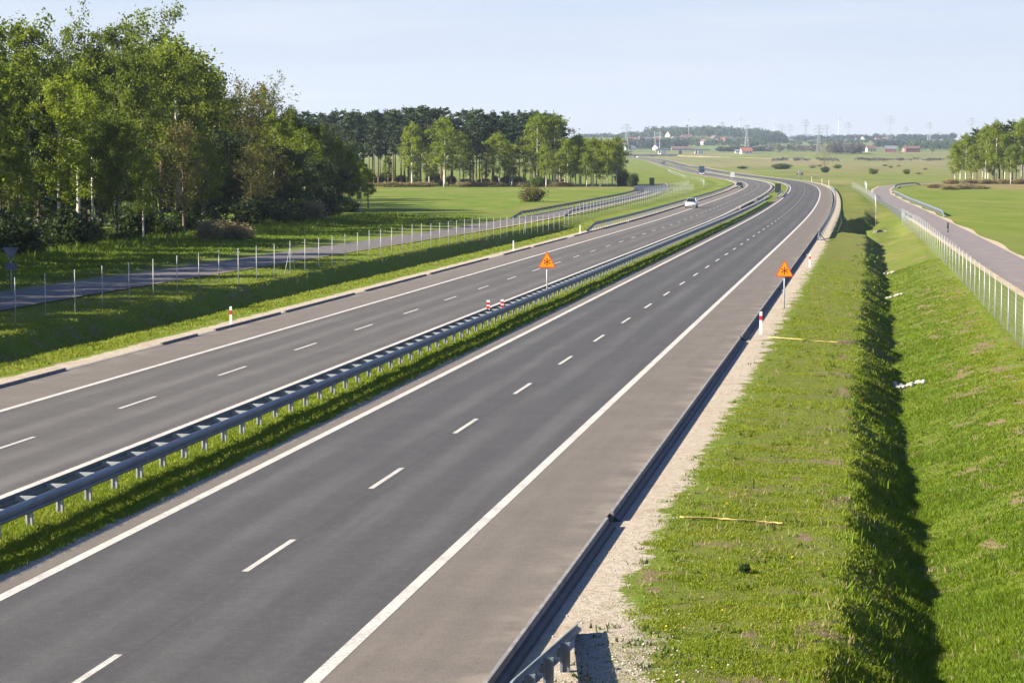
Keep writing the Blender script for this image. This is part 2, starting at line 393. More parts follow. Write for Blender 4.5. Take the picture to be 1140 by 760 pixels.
class MB:
    def __init__(s): s.v = []; s.f = []; s.sm = []
    def add(s, vs, fs, sm=False):
        b = len(s.v); s.v += [tuple(map(float, p)) for p in vs]
        s.f += [tuple(b + i for i in f) for f in fs]; s.sm += [sm] * len(fs); return s
    def box(s, x0, x1, y0, y1, z0, z1, mtx=None):
        vs = [Vector((x, y, z)) for z in (z0, z1) for y in (y0, y1) for x in (x0, x1)]
        if mtx is not None: vs = [mtx @ v for v in vs]
        return s.add(vs, [(0, 2, 3, 1), (4, 5, 7, 6), (0, 1, 5, 4), (2, 6, 7, 3), (0, 4, 6, 2), (1, 3, 7, 5)])
    def taper(s, x, y, z0, z1, a, b, ax2=None, by2=None):       # box with half sizes a,b at the bottom, ax2,by2 at the top
        ax2 = a if ax2 is None else ax2; by2 = b if by2 is None else by2
        vs = [(x - a, y - b, z0), (x + a, y - b, z0), (x + a, y + b, z0), (x - a, y + b, z0), (x - ax2, y - by2, z1), (x + ax2, y - by2, z1), (x + ax2, y + by2, z1), (x - ax2, y + by2, z1)]
        return s.add(vs, [(3, 2, 1, 0), (4, 5, 6, 7), (0, 1, 5, 4), (1, 2, 6, 5), (2, 3, 7, 6), (3, 0, 4, 7)])
    def tube(s, pts, rad, n=6, cap=True, sm=True):
        pts = [Vector(p) for p in pts]
        if not isinstance(rad, (list, tuple)): rad = [rad] * len(pts)
        vs = []
        for i, p in enumerate(pts):
            t = (pts[min(i + 1, len(pts) - 1)] - pts[max(i - 1, 0)]).normalized()
            a = t.cross(Vector((0, 0, 1)) if abs(t.z) < .9 else Vector((1, 0, 0))).normalized(); b = t.cross(a)
            for k in range(n):
                an = 2 * math.pi * k / n; vs.append(p + (a * math.cos(an) + b * math.sin(an)) * rad[i])
        fs = []
        for i in range(len(pts) - 1):
            for k in range(n):
                k2 = (k + 1) % n; fs.append((i * n + k, i * n + k2, (i + 1) * n + k2, (i + 1) * n + k))
        s.add(vs, fs, sm)
        if cap:
            b = len(s.v) - len(vs)
            s.f.append(tuple(b + k for k in reversed(range(n)))); s.sm.append(False)
            s.f.append(tuple(b + (len(pts) - 1) * n + k for k in range(n))); s.sm.append(False)
        return s
    def bar(s, a, b, w):                                           # square bar
        return s.tube([a, b], w * .7071, 4, True, False)
    def cyl(s, c, axis, r, h, n=14, sm=True):
        c = Vector(c); ax = Vector(axis).normalized()
        return s.tube([c - ax * h / 2, c + ax * h / 2], r, n, True, sm)
    def prism(s, poly, y0, y1, mtx=None):                          # poly in (x,z) extruded along y
        n = len(poly)
        vs = [Vector((x, y0, z)) for x, z in poly] + [Vector((x, y1, z)) for x, z in poly]
        if mtx is not None: vs = [mtx @ v for v in vs]
        return s.add(vs, [tuple(range(n)), tuple(reversed(range(n, 2 * n)))] + [(i, i + n, (i + 1) % n + n, (i + 1) % n) for i in range(n)])
    def ring(s, loops, cap=True, sm=False):                        # loft between equal-length loops
        n = len(loops[0]); vs = [p for l in loops for p in l]; fs = []
        for i in range(len(loops) - 1):
            for k in range(n):
                k2 = (k + 1) % n; fs.append((i * n + k, i * n + k2, (i + 1) * n + k2, (i + 1) * n + k))
        if cap: fs += [tuple(reversed(range(n))), tuple((len(loops) - 1) * n + k for k in range(n))]
        return s.add(vs, fs, sm)
    def mesh(s, name, mat):
        me = bpy.data.meshes.new(name); me.from_pydata(s.v, [], s.f)
        me.polygons.foreach_set('use_smooth', s.sm); me.materials.append(mat); me.update()
        return me
    def build(s, name, mat, parent=None, loc=None):
        o = bpy.data.objects.new(name, s.mesh(name, mat)); link(o, parent)
        if loc is not None: o.location = loc
        return o

def empty(name, loc=(0, 0, 0), rz=0.):
    o = bpy.data.objects.new(name, None); o.empty_display_size = .3; link(o)
    o.location = loc; o.rotation_euler = (0, 0, rz); return o

def dup(root, loc, rz=0., sc=1., label=None, group=None):
    r = root.copy(); link(r); r.location = loc; r.rotation_euler = (0, 0, rz); r.scale = (sc, sc, sc) if isinstance(sc, (int, float)) else sc
    if label: r['label'] = label
    if group: r['group'] = group
    for ch in root.children:
        c = ch.copy(); link(c, r)
        for g in ch.children:
            d = g.copy(); link(d, c)
            for h in g.children:
                e = h.copy(); link(e, d)
    return r

def sweep(Ys, sect, zoff=0.0, zbase=None, closed=True, caps=True):
    """sweep an (offset d, height) section along the road; sect may be a function of Y. Heights are above the far terrain (flat road level)"""
    rows = []
    for Y in Ys:
        sc = sect(Y) if callable(sect) else sect
        x0, y0 = road_xy(Y, sc[0][0]); base = float(terr(x0, y0)) if zbase is None else zbase
        rows.append([(*[float(q) for q in road_xy(Y, d)], base + zoff + z) for d, z in sc])
    b = MB(); n = len(rows[0]); vs = [p for r in rows for p in r]; fs = []
    for i in range(len(rows) - 1):
        for k in range(n if closed else n - 1):
            k2 = (k + 1) % n; fs.append((i * n + k, (i + 1) * n + k, (i + 1) * n + k2, i * n + k2))
    if closed and caps: fs += [tuple(range(n)), tuple(reversed([(len(rows) - 1) * n + k for k in range(n)]))]
    b.add(vs, fs); return b

def yrange(a, b, step):
    n = max(2, int(math.ceil((b - a) / step)) + 1); return list(np.linspace(a, b, n))
def ysteps(a, b, k=.012, mn=1.5):
    out = [a]
    while out[-1] < b: out.append(min(b, out[-1] + max(mn, out[-1] * k)))
    return out

# ------------------------------------------------------------------ world, sun
w = bpy.data.worlds.new('World'); scene.world = w; w.use_nodes = True
nt = w.node_tree; nt.nodes.clear()
wo = N(nt, 'ShaderNodeOutputWorld'); bg = N(nt, 'ShaderNodeBackground')
sky = N(nt, 'ShaderNodeTexSky'); sky.sky_type = 'NISHITA'; sky.sun_disc = False
SUN_EL, SUN_AZ = math.radians(29), math.radians(256)
sky.sun_elevation = SUN_EL; sky.sun_rotation = SUN_AZ
sky.altitude = 100; sky.air_density = 1.0; sky.dust_density = 1.2; sky.ozone_density = 2.0
tc = N(nt, 'ShaderNodeTexCoord'); mp = N(nt, 'ShaderNodeMapping'); mp.inputs['Scale'].default_value = (3., 3., 38.); mp.inputs['Rotation'].default_value = (0, .02, 0)
nt.links.new(tc.outputs['Generated'], mp.inputs[0])
cn = noise_node(nt, mp.outputs[0], 1.6, 6, .6)
sepz = N(nt, 'ShaderNodeSeparateXYZ'); nt.links.new(tc.outputs['Generated'], sepz.inputs[0])
veil = mixc(nt, mapr(nt, sepz.outputs[2], 0., .085, 0., 1.), (4.35, 4.26, 4.36), (3.4, 3.68, 4.3))
deep = mixc(nt, 1., sky.outputs[0], (.38, .58, .98), 'MULTIPLY')
skyc = mixc(nt, mapr(nt, sepz.outputs[2], .12, .45, .7, .0), deep, veil)
fac = math_node(nt, 'MULTIPLY', mapr(nt, cn, .40, .75, 0, .5), mapr(nt, sepz.outputs[2], .02, .3, 1., .0))
skyc = mixc(nt, fac, skyc, (4.0, 4.02, 4.22))
nt.links.new(skyc, bg.inputs[0]); bg.inputs[1].default_value = .06
nt.links.new(bg.outputs[0], wo.inputs[0])
sd = bpy.data.lights.new('sun', 'SUN'); sun = bpy.data.objects.new('sun', sd); link(sun)
sd.energy = 5.0; sd.angle = math.radians(.53); sd.color = (1., .90, .74)
to_sun = Vector((math.sin(SUN_AZ) * math.cos(SUN_EL), math.cos(SUN_AZ) * math.cos(SUN_EL), math.sin(SUN_EL)))
sun.rotation_euler = (-to_sun).to_track_quat('-Z', 'Y').to_euler(); sun.location = (-200, -50, 150)
scene.view_settings.view_transform = 'Standard'; scene.view_settings.look = 'None'
scene.view_settings.exposure = 1.80; scene.view_settings.gamma = 1.

# ------------------------------------------------------------------ ground
def make_ground():
    Ys = [18.]
    while Ys[-1] < 12500:
        y = Ys[-1]; Ys.append(y + (max(.35, y * .0042) if y < 800 else y * .011))
    Ys = np.array(Ys)
    d = np.concatenate([-np.geomspace(60, 3200, 60)[::-1], np.arange(-57, -46, 2.), np.arange(-45, -34, .7), np.arange(-34, -23.1, .3), np.arange(-23, -21, .15),
                        [-20.9, -15, -11.4], np.arange(-11.3, -7.3, .15), [-7.2, -3, 2.3], np.arange(2.45, 15, .13), np.arange(15.2, 24, .6), np.arange(25, 58, 2.5), np.geomspace(60, 3200, 60)])
    d = np.unique(np.round(d, 3))
    D, Y = np.meshgrid(d, Ys)
    dc = np.clip(D, -60, 60); phi = np.arctan(csl(Y))
    X = cx(Y) + dc * np.cos(phi) + (D - dc); Yw = Y - dc * np.sin(phi)
    # land off to the sides: keep its rows level
    Z = terr(X, Yw) + prof(np.clip(D, -69, 39), Y) * (1 - smooth(45, 90, np.abs(D))) + lumps(X, Yw, D)
    nr, nc = D.shape
    idx = np.arange(nr * nc).reshape(nr, nc)
    faces = np.stack([idx[:-1, :-1], idx[:-1, 1:], idx[1:, 1:], idx[1:, :-1]], -1).reshape(-1, 4)
    me = np_mesh('ground', np.stack([X, Yw, Z], -1).reshape(-1, 3), faces, M['ground'], True)
    uvl = me.uv_layers.new(name='UVMap')
    uvv = np.stack([D, Y], -1).reshape(-1, 2)[faces.ravel()].astype(np.float32)
    uvl.data.foreach_set('uv', uvv.ravel())
    # field colours (what grows there)
    C = np.zeros((nr, nc, 3)); C[:] = (.106, .160, .011)
    def put(mask, c): C[:] = C * (1 - mask[..., None]) + np.array(c) * mask[..., None]
    put(smooth(4, 5, D) * (1 - smooth(7.5, 8.2, D)) * 1., (.112, .136, .017))
    put(smooth(8., 9., D) * (1 - smooth(13, 14, D)), (.085, .120, .010))
    put(((D > -44.6) & (D < -43.0)) * .5 + ((D > 14.8) & (D < 24)) * (Y < 260) * .25, (.16, .14, .06))
    put((D < -45) * (Yw < 700) * 1., (.096, .156, .009))
    edge = smooth(560, 640, Yw) * (1 - smooth(690, 760, Yw)) * (D < -40)
    put(edge * .55 * smooth(.42, .6, vnoise(X / 9, Yw / 30, 3)), (.20, .17, .07))
    fu = 570 + F * X / np.maximum(Yw, 100)
    far = smooth(620, 700, Yw)
    nA = vnoise(X / 55, Yw / 210, 8); nB = vnoise(X / 20, Yw / 120, 9)
    put(far * (D > 6) * .6, (.125, .168, .030)); put(far * (D > 6) * smooth(.5, .72, nA) * .65, (.20, .185, .075))
    put(far * (D > 6) * smooth(.58, .75, nB) * .75, (.21, .15, .08)); put(far * (D > 6) * smooth(.55, .7, vnoise(X / 12, Yw / 60, 19)) * .6, (.07, .10, .03))
    put(smooth(380, 450, Yw) * (1 - smooth(620, 700, Yw)) * (D > 24) * smooth(.5, .7, nB) * .6, (.17, .125, .055))
    # reddish dry grass by the right wood, brown rough ground
    put((smooth(600, 640, Yw) * (1 - smooth(770, 820, Yw)) * (fu > 1030)) * .6, (.22, .15, .075))
    # right of the motorway beyond the bend: brown fallow strips
    put(smooth(1250, 1350, Yw) * (1 - smooth(1650, 1750, Yw)) * (D > 8) * .55 * smooth(.3, .6, nA), (.15, .15, .05))
    put(smooth(1750, 1850, Yw) * (1 - smooth(2500, 2700, Yw)) * (D > 0) * .55 * (.4 + .6 * nA), (.205, .165, .095))
    put(smooth(2720, 2800, Yw) * (1 - smooth(3050, 3150, Yw)) * (fu > 930) * .6, (.10, .135, .04))
    put(smooth(2500, 2600, Yw) * (1 - smooth(3000, 3200, Yw)) * (fu < 800) * .6, (.19, .165, .10))
    put(smooth(3200, 3400, Yw) * .9, (.075, .125, .045))
    nC = vnoise(X / 260 + 3, Yw / 300, 15)
    put(smooth(3400, 3600, Yw) * smooth(.55, .6, nC) * .8, (.12, .165, .06))
    put(smooth(3600, 3800, Yw) * (1 - smooth(.3, .35, nC)) * .7, (.19, .16, .11))
    put(smooth(4900, 5000, Yw) * (fu > 1025) * (fu < 1062), (.36, .34, .05))
    # paved opening and brown island in the median
    BR = bare(X, Yw, D)
    ca = me.color_attributes.new('field', 'FLOAT_COLOR', 'POINT')
    ca.data.foreach_set('color', np.concatenate([C, BR[..., None]], -1).astype(np.float32).ravel())
    o = link(bpy.data.objects.new('ground', me)); tag(o, kind='structure')
make_ground()

# ------------------------------------------------------------------ roads
def strip(name, Ys, d0, d1, zoff, mat, nd=2, dfun=None, parent=None, kind='structure', uvlen=True):
    ds = np.linspace(0, 1, nd)
    Y = np.array(Ys)[:, None] + 0 * ds[None]
    a = d0(Y) if callable(d0) else d0; b = d1(Y) if callable(d1) else d1
    D = a + (b - a) * ds[None] + 0 * Y
    X, Yw = road_xy(Y, D); c0x, c0y = road_xy(Y, D)
    Z = terr(X, Yw) + zoff
    nr, nc = D.shape; idx = np.arange(nr * nc).reshape(nr, nc)
    faces = np.stack([idx[:-1, :-1], idx[:-1, 1:], idx[1:, 1:], idx[1:, :-1]], -1).reshape(-1, 4)
    me = np_mesh(name, np.stack([X, Yw, Z], -1).reshape(-1, 3), faces, mat, True)
    uvl = me.uv_layers.new(name='UVMap'); uvl.data.foreach_set('uv', np.stack([D, clen(Y)], -1).reshape(-1, 2)[faces.ravel()].astype(np.float32).ravel())
    o = link(bpy.data.objects.new(name, me), parent)
    if kind: tag(o, kind=kind)
    return o
RY = ysteps(18, 2790, .008, .8)
LD = lambda base: (lambda Y: base + left_div(Y))
strip('road', RY, -7.62, 2.58, 0, M['asphalt_near'], 8)
strip('road', RY, LD(-21.36), LD(-11.2), 0, M['asphalt_far'], 8)
strip('road_surface', ysteps(447, 512, .004, 1), LD(-11.22), -7.6, -.008, M['asphalt_local'], 3)

# painted markings
def far_w(w0): return lambda Y: w0
mk = 0
for dc, wd, y0 in ((0, .24, 18), (-7.17, .24, 18), (-11.76, .24, 18), (-18.65, .24, 18)):
    lf = left_div if dc < -10 else (lambda Y: 0)
    strip('road_marking', ysteps(y0, 2780, .008, .8), (lambda Y, dc=dc, wd=wd, lf=lf: dc - wd / 2 + lf(Y)), (lambda Y, dc=dc, wd=wd, lf=lf: dc + wd / 2 + lf(Y)), .005, M['paint'])
def dashes(dc, first_far_end_Y, lf):
    vs, fs = [], []
    L0 = float(clen(first_far_end_Y)) - 4.0 - 24
    for k in range(0, 190):
        a, b = L0 + 12 * k, L0 + 12 * k + 4
        ya, yb = float(y_of_len(a)), float(y_of_len(b))
        if ya < 18: continue
        n = 2
        base = len(vs)
        for y in (ya, yb):
            for s in (-.065, .065):
                x, yy = road_xy(y, dc + s + lf(y)); vs.append((float(x), float(yy), float(terr(x, yy)) + .005))
        fs.append((base, base + 1, base + 3, base + 2))
    me = np_mesh('road_marking', vs, fs, M['paint']); tag(link(bpy.data.objects.new('road_marking', me)), kind='structure')
# far end of a near dash at v=603 ; left carriageway dash far end at v=448
dashes(-3.52, (H * F / (603 - HZ)) - .5, lambda Y: 0)
dashes(-15.2, (H * F / (448 - HZ)) - .3, left_div)

# local roads on both sides
def lc_left(Y): return np.interp(Y, [0, 137, 264, 338, 503, 600, 721, 820, 1000, 1500], [-39.6, -39.4, -36, -35.5, -37.5, -40, -45, -49, -52, -55])
def lw_left(Y): return np.interp(Y, [0, 150, 264, 400, 2000], [3.0, 2.9, 2.5, 2.2, 2.0])
strip('local_road', ysteps(60, 1250, .008, 1), lambda Y: lc_left(Y) - lw_left(Y), lambda Y: lc_left(Y) + lw_left(Y), .06, M['asphalt_local'], 3)
def lc_right(Y): return np.interp(Y, [0, 100, 145, 188, 320, 450, 546, 620, 680, 720, 760, 800], [22.5, 20.6, 19.2, 18.2, 15.7, 13.6, 13.4, 15.5, 19, 25, 36, 52])
strip('local_road', ysteps(60, 800, .006, 1), lambda Y: lc_right(Y) - 1.95, lambda Y: lc_right(Y) + 1.95, .06, simple('pale local asphalt', (.155, .133, .123), .85, .14, .6), 3)
sandm = simple('sandy shoulder', (.33, .27, .18), .95, .2, 1.2)
strip('path', ysteps(60, 800, .006, 1), lambda Y: lc_right(Y) + 1.9, lambda Y: lc_right(Y) + 2.5 + .25 * np.sin(Y / 7), .052, sandm)
strip('path', ysteps(60, 800, .006, 1), lambda Y: lc_right(Y) - 2.5, lambda Y: lc_right(Y) - 1.9, .052, sandm)
strip('path', ysteps(60, 1250, .006, 1), lambda Y: lc_left(Y) + lw_left(Y) - .05, lambda Y: lc_left(Y) + lw_left(Y) + .35 * smooth(230, 300, Y) + .12, .052, sandm)

# kerbs: separate runs with the drain outlets between them
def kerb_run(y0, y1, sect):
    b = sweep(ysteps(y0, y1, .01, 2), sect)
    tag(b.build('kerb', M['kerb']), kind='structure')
KR = [(2.585, -.35), (2.585, .03), (2.595, .04), (2.655, .04), (2.665, .03), (2.665, -.35)]
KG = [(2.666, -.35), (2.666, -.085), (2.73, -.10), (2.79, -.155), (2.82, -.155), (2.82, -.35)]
M['shade_strip'] = simple('dark channel', (.035, .04, .048), .7, .2, 2.)  # added strip beside the kerb; its dark colour stands in for the kerb's shadow
def shade_strip_run(y0, y1):
    tag(sweep(ysteps(y0, y1, .01, 2), KG).build('kerb', M['shade_strip']), kind='structure')
yk = [20, 53.3, 54.2, 108.6, 109.8, 150.5, 151.8, 206, 207.6, 252]
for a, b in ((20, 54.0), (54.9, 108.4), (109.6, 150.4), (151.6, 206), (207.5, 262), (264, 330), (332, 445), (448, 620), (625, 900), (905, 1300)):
    kerb_run(a, b, KR); shade_strip_run(a, b)
KL = [(-21.5, -.25), (-21.5, .09), (-21.49, .10), (-21.42, .10), (-21.41, .09), (-21.41, -.25)]
def KLs(Y): return [(d + float(left_div(Y)), z) for d, z in KL]
for a, b in ((60, 88.5), (101, 106.5), (109.5, 122), (123, 140), (143, 163), (164.5, 190), (198, 214), (216, 240), (246, 300), (304, 420), (425, 600), (606, 900)):
    kerb_run(a, b, KLs)
KLOW = [(-21.55, -.2), (-21.55, .012), (-21.37, .012), (-21.37, -.2)]
kerb_run(60, 320, lambda Y: [(d + .002 + float(left_div(Y)), z) for d, z in KLOW])
# median island kerbs beyond the opening
for d0 in (-11.15, -7.85):
    kerb_run(545, 1500, [(d0 - .15, -.2), (d0 - .15, .1), (d0 + .15, .1), (d0 + .15, -.2)])

# ------------------------------------------------------------------ guardrails
def wbeam(side, d0, z0=.42, z1=.76, t=.008):
    """closed W section; side +1 faces right"""
    p = [(0, 1.), (.055, .90), (.085, .78), (.085, .68), (.02, .56), (.02, .44), (.085, .32), (.085, .22), (.055, .10), (0, .0)]
    out = [(d0 + side * a, z0 + (z1 - z0) * b) for a, b in p]
    inn = [(d0 + side * (a - t * 1.5), z0 + (z1 - z0) * b) for a, b in reversed(p)]
    return out + inn

def post_mb(Y, d, z0, z1, w=.055):
    """H-section driven post: two flanges across the road joined by a web"""
    b = MB(); ph = math.atan(float(csl(Y))); x, y = road_xy(Y, d)
    m = Matrix.Translation((float(x), float(y), float(terr(x, y)))) @ Matrix.Rotation(-ph, 4, 'Z')
    b.box(-.075, -.035, -.05, .05, z0, z1, m); b.box(.035, .075, -.05, .05, z0, z1, m); b.box(-.035, .035, .0, .014, z0, z1 - .003, m)
    return b

def guardrail(label, cat, y0, y1, d, side, spacing, zend0=None, zend1=None, dfun=None, group=None, pm='post'):
    """single W beam on posts; zend: lengths over which the ends dip to the ground"""
    dd = (lambda Y: d + (float(dfun(Y)) if dfun else 0.))
    def drop(Y):
        k = 0.
        if zend0: k = max(k, 1 - (Y - y0) / zend0)
        if zend1: k = max(k, 1 - (y1 - Y) / zend1)
        return -.68 * min(1, max(0, k))
    r = empty('guardrail', RP(y0, dd(y0))); r.location = (0, 0, 0)
    ys = sorted(set(ysteps(y0, y1, .006, 1.0)))
    sweep(ys, lambda Y: [(q, z + drop(Y)) for q, z in wbeam(side, dd(Y))]).build('beam', M['steel'], r)
    n = int((y1 - y0) / spacing); rest = MB()
    for k in range(n):
        Y = y0 + .8 + k * spacing
        if drop(Y) < -.5: continue
        b = post_mb(Y, dd(Y) - side * .1, -.4, .72 + drop(Y))
        ph = math.atan(float(csl(Y))); x, y = road_xy(Y, dd(Y) - side * .01)
        b.box(-.04, .04, -.05, .05, .5 + drop(Y), .62 + drop(Y), Matrix.Translation((float(x), float(y), float(terr(x, y)))) @ Matrix.Rotation(-ph, 4, 'Z'))
        if k < 100: b.build('post', M[pm], r)
        else: rest.v, rest.f, rest.sm = rest.v, rest.f, rest.sm; rest.add(b.v, b.f)
    if rest.v: tag(rest.build('post', M['post'], r), kind='stuff')
    tag(r, label, cat, group); return r

def median_barrier():
    y0, y1 = 34., 446.
    r = empty('guardrail', (0, 0, 0))
    sweep(ysteps(y0, y1, .006, 1.), wbeam(1, -9.16, .455, .755)).build('beam', M['steel'], r)
    sweep(ysteps(y0, y1, .006, 1.), wbeam(-1, -9.76, .455, .755)).build('beam', M['steel'], r)
    restp, rests = MB(), MB()
    # phase: a post foot seen at (43.4, 581)
    yp = H * F / (581 - HZ) - .6
    k0 = -8
    n = 0
    for k in range(k0, 230):
        Y = yp + 1.98 * k
        if Y < y0 or Y > y1: continue
        b = post_mb(Y, -9.46, -.3, .60)
        ph = math.atan(float(csl(Y))); x, y = road_xy(Y, -9.46)
        m = Matrix.Translation((float(x), float(y), float(terr(x, y)))) @ Matrix.Rotation(-ph, 4, 'Z')
        s = MB(); s.box(-.295, .295, -.045, .045, .665, .70, m); s.box(-.295, .295, -.045, -.037, .60, .665, m)
        s.box(-.075, .075, -.036, .036, .601, .664, m)
        if n < 100: b.build('post', M['post'], r); s.build('spacer', M['post'], r)
        else: restp.add(b.v, b.f); rests.add(s.v, s.f)
        n += 1
    tag(restp.build('post', M['post'], r), kind='stuff'); tag(rests.build('spacer', M['post'], r), kind='stuff')
    tag(r, 'long double steel guardrail on posts down the grass median', 'guardrail')
median_barrier()
guardrail('short steel guardrail ramping into sand at the bottom edge of the photo', 'guardrail', 22, 41.9, 3.5, -1, 2.0, zend1=8., pm='steel')
guardrail('steel guardrail along the left shoulder where the motorway bends, white posts below', 'guardrail', 264, 700, -22.3, 1, 2.6, zend0=9, dfun=left_div)
guardrail('steel guardrail on the right shoulder above the shaded culvert bank', 'guardrail', 243, 640, 3.15, -1, 3.5, zend0=6)
guardrail('short steel guardrail at the left side of the median opening', 'guardrail', 440, 520, -10.75, -1, 2., zend1=8)
guardrail('short steel guardrail beside the green board in the median opening', 'guardrail', 486, 545, -8.3, 1, 2., zend0=8)
guardrail('steel guardrail on the near side of the curving right local road', 'guardrail', 322, 560, 0, 1, 4., 6, 6, lambda Y: lc_right(Y) - 2.75)
guardrail('steel guardrail on the far side of the curving right local road', 'guardrail', 335, 575, 0, -1, 4., 6, 6, lambda Y: lc_right(Y) + 2.85)
guardrail('curved steel guardrail on the far bend of the right local road', 'guardrail', 640, 735, 0, -1, 4., 6, 6, lambda Y: lc_right(Y) + 2.9)
guardrail('dark steel guardrail on the near side of the left local road', 'guardrail', 330, 640, 0, 1, 4., 10, 6, lambda Y: lc_left(Y) + 2.7)
guardrail('steel guardrail on the field side of the left local road', 'guardrail', 318, 620, 0, -1, 4., 10, 6, lambda Y: lc_left(Y) - 2.8)

# ------------------------------------------------------------------ fences
def fence(label, y0, y1, dfun, step, hgt=2.25, thick=.026, brace=(), meshstep=.16, wr=.0018, mat='wire'):
    r = empty('wire_fence', (0, 0, 0)); rest = MB(); n = 0
    P = lambda Y: RP(Y, float(dfun(Y)))
    Y = y0; pts = []
    while Y < y1:
        p = P(Y); pts.append((Y, p))
        b = MB(); b.tube([p + Vector((0, 0, -.4)), p + Vector((0, 0, hgt + random.uniform(-.03, .05)))], thick, 6)
        if len(pts) - 1 in brace:
            for q in (-1.6, 1.6):
                e = P(Y + q); b.tube([p + Vector((0, 0, hgt * .86)), e], thick * .75, 5)
        if n < 100: b.build('post', M['post'], r)
        else: rest.add(b.v, b.f, True)
        n += 1; Y += step * (1 + random.uniform(-.03, .03))
    if rest.v: tag(rest.build('post', M['post'], r), kind='stuff')
    m = MB()
    hs = [.04, .15, .26, .38, .52, .68, .86, 1.06, 1.28, 1.5, 1.74, 1.98]
    for (ya, a), (yb, c) in zip(pts, pts[1:]):
        ax = (c - a); ax.z = 0; ax.normalize(); nr = Vector((-ax.y, ax.x, 0)) * wr
        for h in hs:
            for hh in (h,):
                za, zc = Vector((0, 0, hh * hgt / 2.05)), Vector((0, 0, hh * hgt / 2.05)); t = Vector((0, 0, wr))
                m.add([a + za - t, c + zc - t, c + zc + t, a + za + t], [(0, 1, 2, 3)])
            L = (c - a).length; k = int(L / meshstep)
        for i in range(1, k):
            q = a.lerp(c, i / k); e = ax * wr
            m.add([q - e + Vector((0, 0, .04)), q + e + Vector((0, 0, .04)), q + e + Vector((0, 0, hgt * .965)), q - e + Vector((0, 0, hgt * .965))], [(0, 1, 2, 3)])
    m.build('wire_mesh', M[mat], r)
    tag(r, label, 'fence'); return r
def df_left(Y): return np.interp(Y, [0, 118, 160, 264, 300, 400, 480, 560], [-33, -32.4, -31.2, -30, -29.2, -29.3, -29.2, -28.6])
fence('long wire fence with slim pale posts between the ditch and left local road', 101, 560, df_left, 4.25, brace=(15, 40))
def df_right(Y): return np.interp(Y, [0, 105, 150, 243, 330], [15.0, 14.6, 14.2, 13.3, 12.4])
fence('wire fence with pale posts beside the right local road above the ditch', 84, 330, df_right, 5.0, hgt=2.1, wr=.0032, mat='steel_dull')
fence('wire fence running beyond the culvert beside the right shoulder', 345, 620, lambda Y: np.interp(Y, [345, 420, 620], [9.2, 9.9, 8.2]), 7., hgt=2.0, meshstep=.6)
fence('short wire fence beyond the left end of the near right guardrail', 560, 660, lambda Y: np.interp(Y, [560, 660], [10.5, 12.5]), 6., hgt=2.0, meshstep=.5)
fence('wire fence along the left embankment beyond the motorway bend', 650, 1350, lambda Y: np.interp(Y, [650, 900, 1350], [-30, -37, -31]), 9., hgt=1.8, meshstep=.8)
fence('second wire fence on the field side of the left local road', 470, 640, lambda Y: np.interp(Y, [470, 640], [-33.2, -33.5]), 5., hgt=2.2, meshstep=.4)

# ------------------------------------------------------------------ signs and small furniture
def triangle(h, w, r=.05, up=True):
    pts = []
    cs = [(-w / 2, 0), (w / 2, 0), (0, h)]
    for i in range(3):
        c = Vector(cs[i]); a = (Vector(cs[i - 1]) - c).normalized(); b = (Vector(cs[(i + 1) % 3]) - c).normalized()
        for t in (0, .5, 1):
            q = c + (a * (1 - t) + b * t) * r * (1.0 if t != .5 else .8) * 1.0
            pts.append((q.x, q.y))
    if not up: pts = [(x, h - y) for x, y in reversed(pts)]
    return pts

def warning_sign(loc, rz, pole_top, label, lean=0., wide=1.05, mpole=None):
    r = empty('warning_sign', loc, rz); r.rotation_euler = (0, lean, rz)
    MB().tube([(0, 0, -.3), (0, 0, pole_top + .55)], .038, 8).build('pole', mpole or M['post'], r)
    hh = wide * .92
    p = MB().prism([(x, z + pole_top) for x, z in triangle(hh, wide)], -.075, -.050).build('panel', M['sign_red'], r)
    MB().prism([(x * .86, z * .86 + pole_top + hh * .05) for x, z in triangle(hh, wide)], -.079, -.0755).build('sign_face', M['orange'], p)
    s = MB(); c = Vector((0, -.082, pole_top + hh * .36)); R_ = wide * .19
    for k in range(3):
        a = math.pi * k / 3 + math.pi / 2; d = Vector((math.cos(a), 0, math.sin(a))); n = Vector((-d.z, 0, d.x))
        for sg in (-1, 1):
            e = c + d * sg * R_
            s.add([c - n * .014, e - n * .014, e + n * .014, c + n * .014], [(0, 1, 2, 3)])
            q = c + d * sg * R_ * .8
            qs = [q + d * sg * .055, q + n * .045, q - d * sg * .05, q - n * .045]; s.add(qs, [(0, 1, 2, 3)])
    s.add([c + Vector((math.cos(a_) * .06, -.001, math.sin(a_) * .06)) for a_ in np.linspace(0, 2 * math.pi, 9)[:-1]], [tuple(range(8))])
    s.build('snowflake_symbol', M['sign_dark'], p)
    MB().box(-.25, .25, -.05, -.035, pole_top + .12, pole_top + .17).box(-.06, .06, -.04, .045, pole_top + .1, pole_top + .19).build('bracket', M['steel_dull'], r)
    tag(r, label, 'road sign'); return r
g = G(873, 343, -.13)
warning_sign((g[0], g[1], -.15), math.radians(-4), (343 - 306) / 24.2 * 1.15 - .05, 'orange triangular snowflake warning sign on the sandy right verge', 0, .98, M['steel_dull'])
g = G(609, 336.5, .02)
warning_sign((g[0], g[1], 0), math.radians(-4), (336.5 - 297.5) * g[1] / F, 'orange triangular snowflake warning sign standing in the median guardrail', 0, .95 * 20 * g[1] / F / .95)

